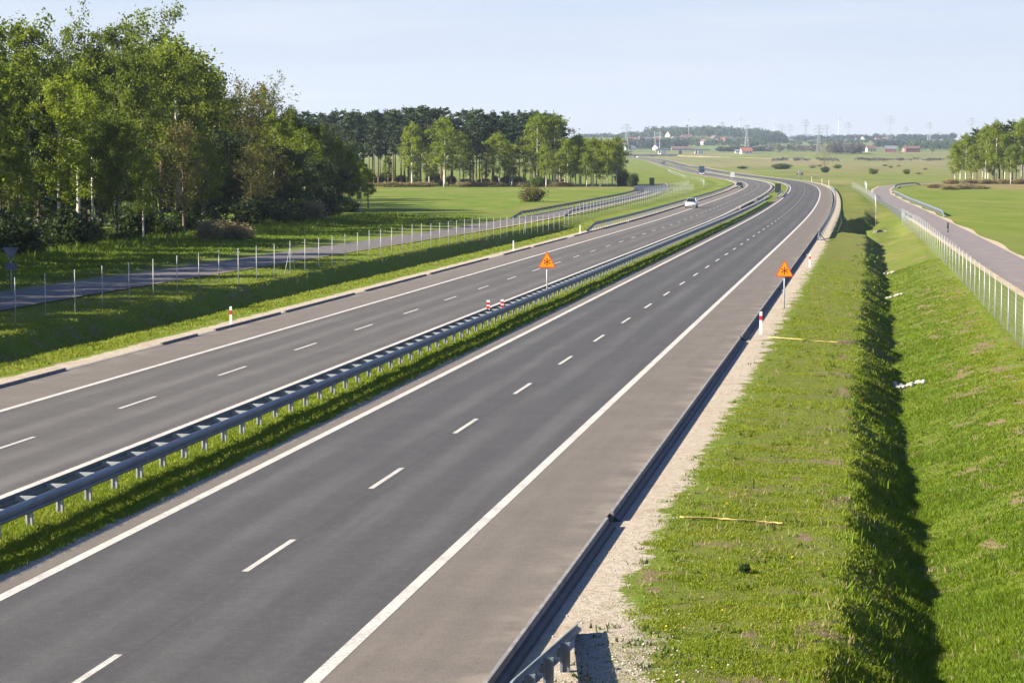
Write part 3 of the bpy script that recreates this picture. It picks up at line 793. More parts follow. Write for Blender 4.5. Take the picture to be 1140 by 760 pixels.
def yield_back(u, vb, vt):
    Y = H * F / (vb - HZ); loc = Vector((XU(u, Y), Y, 0)); top = TOP(vt, Y)
    r = empty('road_sign', loc, 0)
    MB().tube([(0, 0, -.3), (0, 0, top)], .04, 8).build('pole', M['steel_dull'], r)
    MB().prism([(x, z + top - .8) for x, z in triangle(.8, .95, up=False)], -.07, -.045).build('panel', M['sign_back'], r)
    MB().box(-.34, .34, -.07, -.045, top - 1.28, top - .92).build('lower_panel', M['sign_back'], r)
    tag(r, 'grey back of an inverted triangular road sign by the shaded left road', 'road sign')
yield_back(12, 329, 275)

def delineator(loc, label, group='white delineator posts beside the road', red=True, h=1.0, rz=0):
    r = empty('delineator_post', loc, rz)
    b = MB(); b.taper(0, 0, -.2, h - .12, .06, .05, .055, .045)
    b.add([(-.055, -.045, h - .12), (.055, -.045, h - .12), (.055, .045, h - .12), (-.055, .045, h - .12), (-.055, -.045, h - .02), (.055, -.045, h), (.055, .045, h), (-.055, .045, h - .02)], [(0, 1, 5, 4), (1, 2, 6, 5), (2, 3, 7, 6), (3, 0, 4, 7), (4, 5, 6, 7)])
    b.build('body', M['white_plastic'], r)
    if red: MB().box(-.061, .061, -.052, .052, h - .38, h - .19).build('reflector', M['red_plastic'], r)
    tag(r, label, 'delineator', group); return r
def at_px(u, v, z=0.): g = G(u, v, z); return Vector((g[0], g[1], z))
delineator(at_px(847, 371, -.12), 'white red-banded delineator post just in front of the right orange sign', h=1.0)
delineator(at_px(901.5, 297, -.12), 'white red-banded delineator post on sand beyond the right orange sign', h=.95)
delineator(at_px(257, 363, -.1), 'white red-banded delineator post alone by the left shoulder kerb', h=.95)
delineator(at_px(571.5, 280, -.1), 'plain white delineator post on the left shoulder above the sign', red=False, h=.95)
delineator(RP(255, -21.9), 'white delineator post beside the start of the left shoulder guardrail', h=.95, red=False)
for k, (Y, d, t) in enumerate(((700, 3.9, 'white delineator post on the outside of the far bend, nearest of three'), (760, 3.9, 'white delineator post on the outside of the far bend, middle of three'), (830, 4.1, 'white delineator post on the outside of the far bend, farthest of three'))):
    delineator(RP(Y, d), t, h=1.8, red=False)

def marker(Y, d, label, ht):
    x, y = road_xy(Y, d)
    r = empty('guardrail_marker', (float(x), float(y), .702))
    b = MB(); b.box(-.075, .075, -.02, .02, 0, ht); b.build('body', M['white_plastic'], r)
    s = MB()
    for q in (.12, .52): s.box(-.077, .077, -.022, .022, ht * q, ht * (q + .26))
    s.build('stripe', M['red_plastic'], r)
    tag(r, label, 'road marker'); return r
gY = 116.
marker(gY - .4, -9.72, 'red and white marker on the far rail of the median guardrail, left of a pair', .46)
marker(gY + .6, -9.2, 'red and white marker on the median guardrail, right of a pair', .44)
marker(345, -9.72, 'small red and white marker on the median guardrail near the silver car', .45)

def board(Y, d, w_, h0, h1, mat, label, name='road_sign', legs=1, rz=0., facemat=None):
    p = RP(Y, d); r = empty(name, p, rz)
    pl = MB()
    for k in range(legs):
        x = 0 if legs == 1 else (-w_ * .35 + k * w_ * .7)
        pl = MB().tube([(x, 0, -.3), (x, 0, h1 - .05)], .06, 7); pl.build('post', M['post'], r)
    pn = MB().box(-w_ / 2, w_ / 2, -.105, -.065, h0, h1).build('panel', mat, r)
    MB().box(-w_ / 2 + .05, w_ / 2 - .05, -.064, -.05, h0 + .2, h0 + .26).box(-w_ / 2 + .05, w_ / 2 - .05, -.064, -.05, h1 - .26, h1 - .2).build('rail', M['steel_dull'], r)
    tag(r, label, 'road sign'); return r
board(548, -9.3, 1.35, .15, 2.2, M['green_board'], 'dark green board standing in the motorway median opening', rz=-.3)
board(735, -23.6, 1.2, 2.2, 3.7, M['white_plastic'], 'white sign panel on a post inside the left curve beyond the dark car', rz=.1)
board(900, 4.6, 1.0, 1.8, 3.4, M['white_plastic'], 'pale sign panel on the outside of the far bend', rz=.3, legs=2)
board(640, -43.2, 1.3, .3, 2.8, M['green_board'], 'dark green board beside the left local road in front of the meadow')
board(560, -38.6, 7.5, .4, 1.7, M['sign_back'], 'long low grey board on the culvert of the left local road', legs=2)

def bollard(Y, d, label):
    p = RP(Y, d); r = empty('bollard', p)
    MB().tube([(0, 0, -.2), (0, 0, 1.1)], [.09, .08], 8).build('body', M['sign_back'], r)
    MB().tube([(0, 0, .5), (0, 0, 1.12)], .095, 8).build('cap', M['black_plastic'], r)
    tag(r, label, 'bollard')
bollard(262, 15.3 + 1.0, 'short black topped bollard in the fence line by the right local road')

def strut(a, b, label):
    r = empty('barrier_strut', a)
    b = Vector(b) - Vector(a)
    MB().tube([(0, 0, -.1), b], .05, 6).build('brace', M['black_plastic'], r)
    MB().box(-.15, .15, -.15, .15, -.05, .04).build('foot', M['black_plastic'], r)
    tag(r, label, 'strut')
strut(RP(238, 4.1), RP(243.5, 3.1, .9), 'slanting dark strut at the near end of the right shoulder guardrail')

# hoses on the verge
def hose(pts, label):
    b = MB(); P = []
    for (u0, v0), (u1, v1) in zip(pts, pts[1:]):
        for t in np.linspace(0, 1, 8)[:-1]: P.append((u0 + (u1 - u0) * t, v0 + (v1 - v0) * t))
    P.append(pts[-1]); W = []
    for u, v in P:
        g = G(u, v, -.2); d = (g[0] - cx(g[1])) * .99; z = float(ground_z(g[1] + d * .144, d)); g = G(u, v, z + .06); W.append((g[0], g[1], z + .055 + .008 * math.sin(u * .6)))
    b.tube(W, .022, 6).build('drain_hose', M['hose'])
    o = bpy.context.scene.objects['drain_hose'] if False else None
    return W
def hose_obj(pts, label):
    W = hose(pts, label); o = [x for x in col.objects if x.name.startswith('drain_hose')][-1]; tag(o, label, 'hose')
hose_obj([(855, 375), (885, 377), (918, 380), (944, 381)], 'thin yellow hose lying across the grass just below the right orange sign')
hose_obj([(757, 575), (790, 576), (835, 579), (872, 582)], 'thin yellow hose lying across the grass in the right foreground')

# rows of white stones across the right ditch
def rock(b, p, r, rng):
    n = 7; loops = []
    for (zz, k) in ((-.6, .7), (0, 1.), (.5, .8), (.75, .35)):
        loops.append([(p[0] + r * k * math.cos(2 * math.pi * i / n + zz) * rng.uniform(.75, 1.2), p[1] + r * k * math.sin(2 * math.pi * i / n + zz) * rng.uniform(.75, 1.2), p[2] + r * zz * .8) for i in range(n)])
    b.ring(loops)
def stones(Y, d0, d1, n, label, size=.1):
    rng = np.random.default_rng(int(Y)); b = MB()
    for k in range(n):
        d = d0 + (d1 - d0) * rng.random(); y = Y + rng.normal(0, .35)
        p = RP(y, d); rock(b, (p.x, p.y, p.z + .03 + rng.random() * .07), size * rng.uniform(.6, 1.4), rng)
    o = b.build('stones', M['stone']); tag(o, label, 'stones', kind='stuff')
stones(101, 9.3, 10.5, 40, 'row of white stones laid across the right ditch, nearest row', .10)
stones(164, 9.2, 10.4, 26, 'row of white stones laid across the right ditch, middle row', .10)
stones(199, 9.2, 10.2, 16, 'row of white stones laid across the right ditch, farthest row', .10)
def gravel():
    rng = np.random.default_rng(3); b = MB()
    for k in range(420):
        y = abs(rng.normal(0, 3.6)) + 35.5; d = rng.normal(4.6, .7)
        if d < 3.0 or d > 6.5: continue
        p = RP(y, d); rock(b, (p.x, p.y, p.z + .008), rng.uniform(.008, .032), rng)
    for k in range(220):
        y = rng.uniform(36, 95); d = rng.uniform(3.0, 4.4)
        p = RP(y, d); rock(b, (p.x, p.y, p.z + .004), rng.uniform(.01, .028), rng)
    o = b.build('gravel', simple('gravel stone', (.36, .31, .25), .95, .3, 30.)); tag(o, 'pale gravel scattered on the sandy right verge', 'gravel', kind='stuff')
gravel()
def culvert():
    p = RP(322, 9.6); r = empty('culvert_headwall', p, -.14)
    MB().prism([(-1.3, -.6), (1.3, -.6), (.8, .35), (-.8, .35)], 0, .35).build('wall', M['concrete'], r)
    MB().cyl((0, -.02, .0), (0, 1, 0), .45, .06, 16).build('pipe_opening', M['black_plastic'], r)
    MB().prism([(-2.6, -.1), (-2.35, -.1), (-.1, -1.0), (-.3, -1.0)], -1.6, -1.4).prism([(2.35, -.1), (2.6, -.1), (.3, -1.0), (.1, -1.0)], -1.6, -1.4).build('channel_edge', M['concrete_pale'], r)
    tag(r, 'concrete culvert headwall at the end of the right ditch', 'culvert')
culvert()

# ------------------------------------------------------------------ vehicles
def make_car(loc, rz, paint, label, L=4.3, W=1.78, Hh=1.48):
    """nose at -y"""
    r = empty('car', loc, rz)
    hw = W / 2
    def loop(y, zb, zt, w, wt):
        return [(-w * .9, y, zb), (w * .9, y, zb), (w, y, zb + (zt - zb) * .35), (w, y, zb + (zt - zb) * .7), (wt, y, zt), (-wt, y, zt), (-w, y, zb + (zt - zb) * .7), (-w, y, zb + (zt - zb) * .35)]
    a = L / 2
    lo = [loop(-a, .32, .58, hw * .78, hw * .70), loop(-a + .12, .22, .70, hw * .93, hw * .84), loop(-a + .5, .2, .80, hw, hw * .90), loop(-a + 1.15, .2, .93, hw, hw * .92),
          loop(0, .2, .96, hw, hw * .93), loop(a - .9, .2, .99, hw, hw * .93), loop(a - .25, .22, .98, hw * .98, hw * .9), loop(a - .05, .3, .90, hw * .9, hw * .8)]
    b = MB().ring(lo, True, True)
    # roof and pillars
    z0, z1 = .93, Hh
    def sl(y, z, w): return [(-w, y, z), (w, y, z)]
    body = b.build('body', paint, r)
    roofp = [(-hw * .68, -.42, Hh - .03), (hw * .68, -.42, Hh - .03), (hw * .70, .35, Hh), (hw * .66, 1.15, Hh - .05), (-hw * .66, 1.15, Hh - .05), (-hw * .70, .35, Hh)]
    rb = MB().ring([[(x, y, z - .05) for x, y, z in roofp], roofp], True)
    for s in (-1, 1):
        rb.bar((s * hw * .88, -1.08, .95), (s * hw * .68, -.42, Hh - .06), .07); rb.bar((s * hw * .9, .28, .95), (s * hw * .70, .30, Hh - .05), .07); rb.bar((s * hw * .86, 1.72, .98), (s * hw * .66, 1.14, Hh - .08), .10)
    rb.build('roof', paint, r)
    cab = [[(-hw * .87, -1.05, .93), (hw * .87, -1.05, .93), (hw * .86, 1.72, .95), (-hw * .86, 1.72, .95)], [(-hw * .67, -.42, Hh - .055), (hw * .67, -.42, Hh - .055), (hw * .65, 1.14, Hh - .07), (-hw * .65, 1.14, Hh - .07)]]
    MB().ring(cab).build('window', M['glass'], r)
    for sx in (-1, 1):
        for yy in (-a + .82, a - .82):
            t = MB().cyl((sx * (hw - .1), yy, .31), (1, 0, 0), .31, .2, 18).build('wheel', M['rubber'], r)
            MB().cyl((sx * (hw - .005), yy, .31), (1, 0, 0), .2, .03, 14).build('rim', M['rim'], t)
        MB().ring([[(sx * hw * .86, -a + .06, .56), (sx * hw * .5, -a + .0, .56), (sx * hw * .5, -a + .02, .68), (sx * hw * .84, -a + .14, .70)], [(sx * hw * .86, -a + .2, .56), (sx * hw * .5, -a + .2, .56), (sx * hw * .5, -a + .2, .68), (sx * hw * .84, -a + .25, .70)]]).build('headlight', M['lamp'], r)
        MB().box(sx * (hw + .02), sx * (hw + .17), -.86, -.74, .92, 1.05).build('mirror', paint, r)
    MB().box(-hw * .45, hw * .45, -a - .012, -a + .1, .50, .60).box(-hw * .6, hw * .6, -a - .005 + .02, -a + .15, .26, .38).build('grille', M['black_plastic'], r)
    MB().box(-.26, .26, -a - .03, -a - .015, .40, .50).build('number_plate', M['white_plastic'], r)
    tag(r, label, 'car'); return r

def make_truck(loc, rz, paint, label):
    r = empty('truck', loc, rz)
    MB().ring([[(-1.22, -4., .55), (1.22, -4., .55), (1.22, -4., 1.7), (1.16, -3.88, 3.0), (-1.16, -3.88, 3.0), (-1.22, -4., 1.7)], [(-1.24, -2.1, .55), (1.24, -2.1, .55), (1.24, -2.1, 1.7), (1.2, -2.1, 3.05), (-1.2, -2.1, 3.05), (-1.24, -2.1, 1.7)]]).build('cab', paint, r)
    MB().box(-1.27, 1.27, -1.9, 7.5, 1.05, 3.95).build('cargo_box', paint, r)
    MB().box(-.95, .95, -2.3, 7.2, .7, 1.04).build('chassis', M['black_plastic'], r)
    MB().add([(-1.08, -4.005, 1.78), (1.08, -4.005, 1.78), (1.05, -3.905, 2.7), (-1.05, -3.905, 2.7)], [(0, 1, 2, 3)]).build('windscreen', M['glass'], r)
    for yy in (-3.1, 4.4, 5.7):
        for sx in (-1, 1):
            t = MB().cyl((sx * 1.05, yy, .5), (1, 0, 0), .5, .36, 18).build('wheel', M['rubber'], r)
            MB().cyl((sx * 1.235, yy, .5), (1, 0, 0), .27, .03, 12).build('rim', M['rim'], t)
    for sx in (-1, 1):
        MB().box(sx * .7, sx * 1.12, -4.03, -3.97, .72, .95).build('headlight', M['lamp'], r)
        MB().box(sx * 1.26, sx * 1.46, -3.85, -3.75, 1.7, 2.4).build('mirror', M['black_plastic'], r)
    MB().box(-1.2, 1.2, -4.04, -3.98, .45, .68).build('bumper', M['white_plastic'], r)
    tag(r, label, 'truck'); return r
def on_road(Y, d, dz=.006): 
    x, y = road_xy(Y, d); return Vector((float(x), float(y), float(terr(x, y)) + dz))
def heading(Y): return -math.atan(float(csl(Y)))
gc = G(771, 231.5, 0)
make_car((gc[0], gc[1] + 2, .006), heading(gc[1]), M['silver'], 'silver hatchback driving towards the camera near the left shoulder', 4.3, 1.85, 1.55)
gd = G(824, 209.6, 0)
make_car((gd[0], gd[1] + 2, .006), heading(gd[1]), M['dark_paint'], 'dark car driving towards the camera in the bend', 4.4, 1.85, 1.5)
gt = G(781.5, 195.0, 0)
make_truck((gt[0], gt[1] + 3, float(terr(gt[0], gt[1] + 3)) + .02), heading(gt[1]), M['blue_paint'], 'dark truck coming down the left carriageway beyond the bend')
make_car(on_road(2150, -14), heading(2150), M['dark_paint'], 'tiny dark car far along the motorway, left of two', 4.6, 2., 1.7)
make_car(on_road(2120, -17.), heading(2120), M['dark_paint'], 'tiny dark car far along the motorway, right of two', 4.6, 2., 1.7)
make_car(on_road(2640, -16), heading(2640), M['white_paint'], 'tiny white car where the motorway meets the overpass', 4.8, 2.1, 1.9)
make_car(on_road(2600, -3.5), heading(2600), M['white_paint'], 'tiny white car on the right carriageway before the overpass', 4.8, 2.1, 1.9)

exec_trees = True
# ------------------------------------------------------------------ trees
def cards(P, size, rng, aspect=1.7, droop=0., flat=0.):
    """leaf sprays: one pointed quad per point, random orientation"""
    n = len(P)
    a = rng.normal(size=(n, 3)); a[:, 2] = a[:, 2] * (1 - flat) - droop
    a /= np.linalg.norm(a, axis=1)[:, None]
    b = rng.normal(size=(n, 3)); b -= (b * a).sum(1)[:, None] * a; b /= np.linalg.norm(b, axis=1)[:, None]
    c = np.cross(a, b)
    s = size * rng.uniform(.55, 1.35, n)[:, None]
    A = a * s * aspect * .5; B = b * s * .5
    V = np.stack([P - A, P + B * .9 + A * .1 + c * s * .12, P + A, P - B * .9 - A * .05 + c * s * .12], 1).reshape(-1, 3)
    Fc = np.arange(4 * n).reshape(n, 4)
    return V, Fc

def grow(kind, seed):
    """returns trunk MB, leaf points (n,3), card params"""
    rng = np.random.default_rng(seed); b = MB(); pts = []
    U = lambda a, c: float(rng.uniform(a, c))
    if kind == 'alder':
        Ht, t0, R, nl, up, clr, ncl, npc = 20., .30, 4.4, 30, .75, .95, 4, 56
        env = lambda t: (.55 + .75 * math.sin(math.pi * min(1, (t - .1) / .95) ** .9)) * (1 if t < .86 else .72)
    elif kind == 'birch':
        Ht, t0, R, nl, up, clr, ncl, npc = 20., .30, 3.0, 34, .9, .75, 4, 46
        env = lambda t: .5 + .9 * math.sin(math.pi * (t - .12) / .98) - (.35 if t > .85 else 0)
    elif kind == 'broad':
        Ht, t0, R, nl, up, clr, ncl, npc = 15., .12, 5.0, 30, .6, 1.1, 5, 50
        env = lambda t: .7 + .5 * math.sin(math.pi * min(1, t * 1.0))
    elif kind == 'thin':                                            # airy crown on a tall stem
        Ht, t0, R, nl, up, clr, ncl, npc = 21., .5, 3.6, 22, 1.0, .8, 4, 38
        env = lambda t: .5 + .8 * math.sin(math.pi * (t - .4) / .75)
    elif kind == 'bud':
        Ht, t0, R, nl, up, clr, ncl, npc = 15., .15, 4.2, 34, 1.0, .8, 4, 22
        env = lambda t: .6 + .6 * math.sin(math.pi * min(1, t * .98))
    elif kind == 'bare':
        Ht, t0, R, nl, up, clr, ncl, npc = 13., .22, 5.0, 34, .9, .9, 3, 9
        env = lambda t: .6 + .6 * math.sin(math.pi * min(1, t))
    elif kind == 'pine':
        Ht, t0, R, nl, up, clr, ncl, npc = 21., .43, 2.3, 30, .45, .60, 4, 28
        env = lambda t: .65 + .7 * math.sin(math.pi * min(1., (t - .45) / .6)) * (1 if t < .9 else .8)
    elif kind == 'spruce':
        Ht, t0, R, nl, up, clr, ncl, npc = 21., .08, 3.6, 64, -.12, .5, 4, 20
        env = lambda t: 1.12 * (1 - t) + .06
    if kind in ('alder', 'birch', 'broad', 'thin'): clr *= .84; npc = int(npc * 1.4)
    r0 = .014 * Ht * (.75 if kind in ('birch', 'pine', 'thin') else 1.)
    bend = np.array([U(-.5, .5), U(-.5, .5)]) * (1.2 if kind in ('alder', 'broad', 'bud', 'bare') else .6)
    def trunk(t):
        return Vector((bend[0] * math.sin(t * 2.3) * t, bend[1] * math.sin(t * 2.9 + .4) * t, Ht * t))
    ts = np.linspace(-.02, 1., 11)
    b.tube([trunk(t) for t in ts], [max(.03, r0 * (1.15 - 1.05 * max(t, 0)) * (1.35 if t <= 0 else 1)) for t in ts], 8)
    if kind == 'alder' and rng.random() < .7:                       # twin stem
        o = Vector((U(-.6, .6), U(-.6, .6), 0)).normalized()
        b.tube([trunk(.12), trunk(.3) + o * .9, trunk(.55) + o * 2.2, trunk(.82) + o * 3.0], [r0 * .6, r0 * .5, r0 * .35, .04], 6)
    ang = U(0, 6)
    for i in range(nl):
        t = t0 + (.97 - t0) * ((i + U(0, .9)) / nl) ** .92
        ang += 2.399 + U(-.5, .5)
        L = R * env(t) * U(.55, 1.2)
        if kind not in ('spruce',) and rng.random() < .12: L *= .4
        p0 = trunk(t); dh = Vector((math.cos(ang), math.sin(ang), 0))
        upv = up * U(.6, 1.3)
        P = [p0]
        for k, s in enumerate((.33, .66, 1.)):
            sag = {'birch': -.45, 'alder': -.12, 'spruce': -.1, 'pine': .1}.get(kind, -.05) * s * s
            q = p0 + dh * L * s + Vector((U(-.1, .1), U(-.1, .1), 0)) * L + Vector((0, 0, L * (upv * s * (1 - .25 * s) + sag)))
            P.append(q)
        lr = max(.018, r0 * .38 * (1.05 - t))
        b.tube(P, [lr, lr * .75, lr * .5, max(.008, lr * .22)], 4)
        if kind in ('bud', 'bare', 'thin', 'alder', 'broad'):
            for m in range(5 if kind in ('bud', 'bare') else 2):     # twigs
                s = U(.35, 1.); k = min(2, int(s * 3)); q = P[k].lerp(P[k + 1], s * 3 - k) if s < 1 else P[3]
                e = q + Vector((U(-1, 1), U(-1, 1), U(.1, 1.2))) * (L * .32)
                b.tube([q, q.lerp(e, .5) + Vector((0, 0, .1)), e], [lr * .4, lr * .25, .007], 3, False)
                pts.append(np.array(e) + rng.normal(size=(int(npc * .5), 3)) * clr * .55)
        for m in range(ncl):
            s = (.32 + .68 * (m + U(.2, 1)) / ncl); k = min(2, int(s * 3)); q = P[k].lerp(P[min(3, k + 1)], min(1, s * 3 - k))
            n = int(npc * U(.45, 1.4)); rr = clr * U(.6, 1.25)
            g_ = rng.normal(size=(n, 3)) * rr * .62
            if kind == 'pine': g_[:, 2] *= .5
            if kind == 'spruce': g_[:, 2] = g_[:, 2] * .45 - .25
            if kind == 'birch': g_[:, 2] = g_[:, 2] * 1.35 - .5
            pts.append(np.array(q) + g_)
    # leader tuft
    pts.append(np.array(trunk(.985)) + rng.normal(size=(int(npc * 1.6), 3)) * clr * np.array([.42, .42, .8]))
    return b, np.concatenate(pts), Ht

TREE_MAT = {'alder': ('leaf_alder', 'bark'), 'birch': ('leaf_birch', 'bark_birch'), 'broad': ('leaf_dark', 'bark'), 'thin': ('leaf_alder', 'bark'), 'bud': ('leaf_bud', 'bark_bare'),
            'bare': ('leaf_russet', 'bark_bare'), 'pine': ('leaf_pine', 'bark_pine'), 'spruce': ('leaf_pine', 'bark')}
CARD = {'alder': (.25, 1.5, .2, 0), 'birch': (.21, 1.8, .9, 0), 'broad': (.28, 1.5, .2, 0), 'thin': (.22, 1.6, .2, 0), 'bud': (.17, 2.2, 0, 0), 'bare': (.12, 3., 0, 0), 'pine': (.30, 2.2, 0, .3), 'spruce': (.32, 2.2, .3, .2)}
TNAME = {'alder': 'alder_tree', 'birch': 'birch_tree', 'broad': 'broadleaf_tree', 'thin': 'aspen_tree', 'bud': 'budding_tree', 'bare': 'bare_tree', 'pine': 'pine_tree', 'spruce': 'spruce_tree'}
PROTO = {}
def proto(kind, var, lod=1.):
    key = (kind, var, lod)
    if key not in PROTO:
        b, pts, Ht = grow(kind, sum(map(ord, kind)) * 17 + var * 101)
        sz, asp, dr, fl = CARD[kind]
        rng = np.random.default_rng(var + 5)
        if lod < 1:
            pts = pts[rng.random(len(pts)) < lod]; sz = sz / math.sqrt(lod)
        V, Fc = cards(pts, sz, rng, asp, dr, fl)
        lm, bm = TREE_MAT[kind]
        PROTO[key] = (b.mesh('trunk', M[bm]), np_mesh('crown', V, Fc, M[lm]), Ht)
    return PROTO[key]

def tree(kind, var, loc, h, label, group, cat='tree', rz=None, wide=1., lod=1., crown_mat=None):
    tm, cm, Ht = proto(kind, var, lod)
    s = h * .95 / Ht
    r = empty(TNAME[kind], (loc[0], loc[1], loc[2] - .1), random.uniform(0, 6.28) if rz is None else rz)
    r.scale = (s * wide, s * wide, s)
    link(bpy.data.objects.new('trunk', tm), r); link(bpy.data.objects.new('crown', cm), r)
    tag(r, label, cat, group); return r

def shrub_mesh(seed, n=7000, mat='leaf_shrub', stems=26, spiky=0., card=.09):
    rng = np.random.default_rng(seed); b = MB(); pts = []
    for k in range(stems):
        a = rng.uniform(0, 6.28); L = rng.uniform(.7, 1.25); lean = rng.uniform(.1, .75)
        d = Vector((math.cos(a) * lean, math.sin(a) * lean, 1)).normalized()
        P = [Vector((math.cos(a) * .15, math.sin(a) * .15, -.05)), d * L * .5, d * L + Vector((0, 0, -.12 * lean))]
        b.tube(P, [.03, .02, .008], 4, False)
        for s in (.35, .6, .85, 1.):
            q = np.array(P[1] * (1 - s) + P[2] * s) if s > .5 else np.array(P[1]) * s * 2
            m = int(n / stems / 4); pts.append(q + rng.normal(size=(m, 3)) * .2 * np.array([1, 1, .8 + spiky]))
    P = np.concatenate(pts); P = P[P[:, 2] > .02]
    V, Fc = cards(P, card, rng, 1.6, -.3 * spiky)
    return b.mesh('stem', M['bark_bare']), np_mesh('foliage', V, Fc, M[mat])
SHRUB = {}
def shrub(key, loc, sx, sz, label, group=None, cat='bush', mat='leaf_shrub', rz=None, name='bush', spiky=0., n=7000, card=.085):
    k = (key, mat, n)
    if k not in SHRUB: SHRUB[k] = shrub_mesh(key, n=n, mat=mat, spiky=spiky, card=card)
    st, fo = SHRUB[k]
    r = empty(name, (loc[0], loc[1], loc[2] - .05), random.uniform(0, 6.28) if rz is None else rz); r.scale = (sx, sx, sz)
    link(bpy.data.objects.new('stem', st), r); link(bpy.data.objects.new('foliage', fo), r)
    tag(r, label, cat, group); return r

def Yud(u, d):                      # distance at which column u is d metres off the road's right edge line
    return (-d * 1.0 - 8.39) / (-(u - 570) / F + .146) * 1.0 if False else (d - 8.39 * -1 * -1) / ((u - 570) / F - .146) if False else (-8.39 + d * 1.01) / ((u - 570) / F - .146)
def ud(u, d):
    Y = Yud(u, d); x = XU(u, Y); return Vector((x, Y, float(terr(x, Y)) + .05))

# left forest: (column, offset from the road, top row, kind, variant, label)
LF = [
 (22, -78, 22, 'alder', 0, 'tall open-crowned alder rising above the trees at the far left edge', 1.),
 (2, -70, 88, 'alder', 1, 'bright leafy alder cut by the left edge of the photo', .9),
 (44, -66, 95, 'spruce', 0, 'dark conical spruce between bright birches at the far left', 1.2),
 (58, -67, 120, 'spruce', 1, 'shorter dark spruce in front of the far left birches', 1.2),
 (74, -84, 34, 'thin', 0, 'pale thin-topped aspen above the far left birches', .8),
 (88, -70, 62, 'birch', 0, 'light green birch with white stem right of the dark spruce', 1.1),
 (66, -64, 78, 'birch', 1, 'slim bright birch directly behind the dark spruce', 1.),
 (112, -80, 47, 'alder', 2, 'rounded alder behind the bright birch at left', .9),
 (104, -64, 96, 'birch', 2, 'small bright birch at the front of the left forest', 1.),
 (132, -78, 30, 'thin', 1, 'airy aspen with bare stems showing below its crown', 1.1),
 (148, -70, 58, 'alder', 0, 'mid green alder under the airy aspen', .8),
 (166, -82, 19, 'thin', 2, 'tallest aspen with a spindly top in the left forest', .9),
 (180, -70, 52, 'alder', 1, 'dense alder in front of the tallest aspen', 1.),
 (200, -76, 34, 'birch', 3, 'tall drooping birch at the right of the tallest trees', 1.5),
 (218, -72, 62, 'alder', 2, 'leafy alder at the right shoulder of the tall trees', .8),
 (238, -80, 72, 'birch', 1, 'leaning drooping birch at the right end of the tall trees', .9),
 (238, -72, 112, 'spruce', 2, 'dark spruce below the drooping birch', 1.2),
 (252, -66, 150, 'broad', 0, 'shaded broadleaf tree below the budding trees', 1.),
 (272, -70, 118, 'bud', 0, 'orange brown budding tree at the dip of the forest line', 1.1),
 (280, -78, 96, 'bud', 1, 'grey brown budding tree with bare twigs above its neighbours', .9),
 (296, -80, 99, 'thin', 0, 'sparse thin-crowned tree beside the budding trees', .8),
 (306, -70, 120, 'birch', 0, 'bright birch just right of the budding trees', 1.2),
 (325, -76, 118, 'alder', 1, 'rounded green alder right of the budding trees', .9),
 (340, -70, 138, 'birch', 2, 'yellow green birch before the alders at the forest end', 1.2),
 (356, -72, 138, 'alder', 0, 'alder near the right end of the left forest', .8),
 (374, -70, 146, 'birch', 3, 'light drooping birch at the right end of the left forest', 1.3),
 (390, -68, 164, 'birch', 1, 'small birch at the tip of the left forest', 1.2),
 (318, -62, 165, 'broad', 1, 'dark broadleaf tree in the shade at the forest end', 1.),
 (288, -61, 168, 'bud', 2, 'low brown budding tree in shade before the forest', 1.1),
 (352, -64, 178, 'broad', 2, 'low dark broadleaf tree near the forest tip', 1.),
 (402, -66, 176, 'birch', 0, 'slender birch at the very end of the left forest', 1.2),
 (410, -70, 186, 'alder', 1, 'small leafy alder beyond the end of the left forest', 1.),
 (376, -66, 184, 'broad', 0, 'squat dark tree by the meadow at the forest tip', 1.),
 (228, -61, 150, 'alder', 2, 'low alder in front of the dark spruce', 1.),
 (205, -61, 140, 'bud', 3, 'brownish half-leafed tree in front of the alders', 1.),
 (160, -60, 165, 'birch', 2, 'low birch with pale stem at the front of the left forest', 1.),
 (130, -61, 130, 'alder', 0, 'shaded alder at the front of the left forest', 1.),
 (20, -62, 160, 'alder', 2, 'low leafy alder at the left edge front', 1.),
]
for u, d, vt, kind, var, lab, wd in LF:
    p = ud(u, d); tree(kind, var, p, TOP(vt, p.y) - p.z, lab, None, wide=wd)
# trees standing behind them, too alike to tell apart
rng = random.Random(5)
for i in range(66):
    u = -30 + i * 6.4 + rng.uniform(-4, 4); d = rng.choice((-84, -88, -94, -100))
    p = ud(u, d)
    vt = np.interp(u, [-30, 40, 110, 150, 210, 245, 280, 330, 390], [70, 62, 70, 60, 65, 105, 128, 135, 160]) + rng.uniform(0, 30)
    k = rng.choice(('alder', 'alder', 'broad', 'spruce'))
    tree(k, rng.randrange(3), p, max(7, TOP(vt, p.y) - p.z), {'alder': 'alder in the shade deep inside the left forest', 'broad': 'dark broadleaf tree deep inside the left forest', 'spruce': 'spruce deep inside the left forest'}[k], k + 's filling the inside of the left forest')
# the wood goes on beyond the left edge of the picture and shades the local road
for i in range(46):
    u = -1350 + i * 30; d = -59 - 9 * (i % 2) - (3 if u > -300 else 0); p = ud(u, d)
    k = ('alder', 'broad', 'birch')[i % 3]
    tree(k, i % 3, p, rng.uniform(16.3, 18.8), 'leafy tree of the forest that continues past the left edge', 'trees past the left edge', lod=.6)
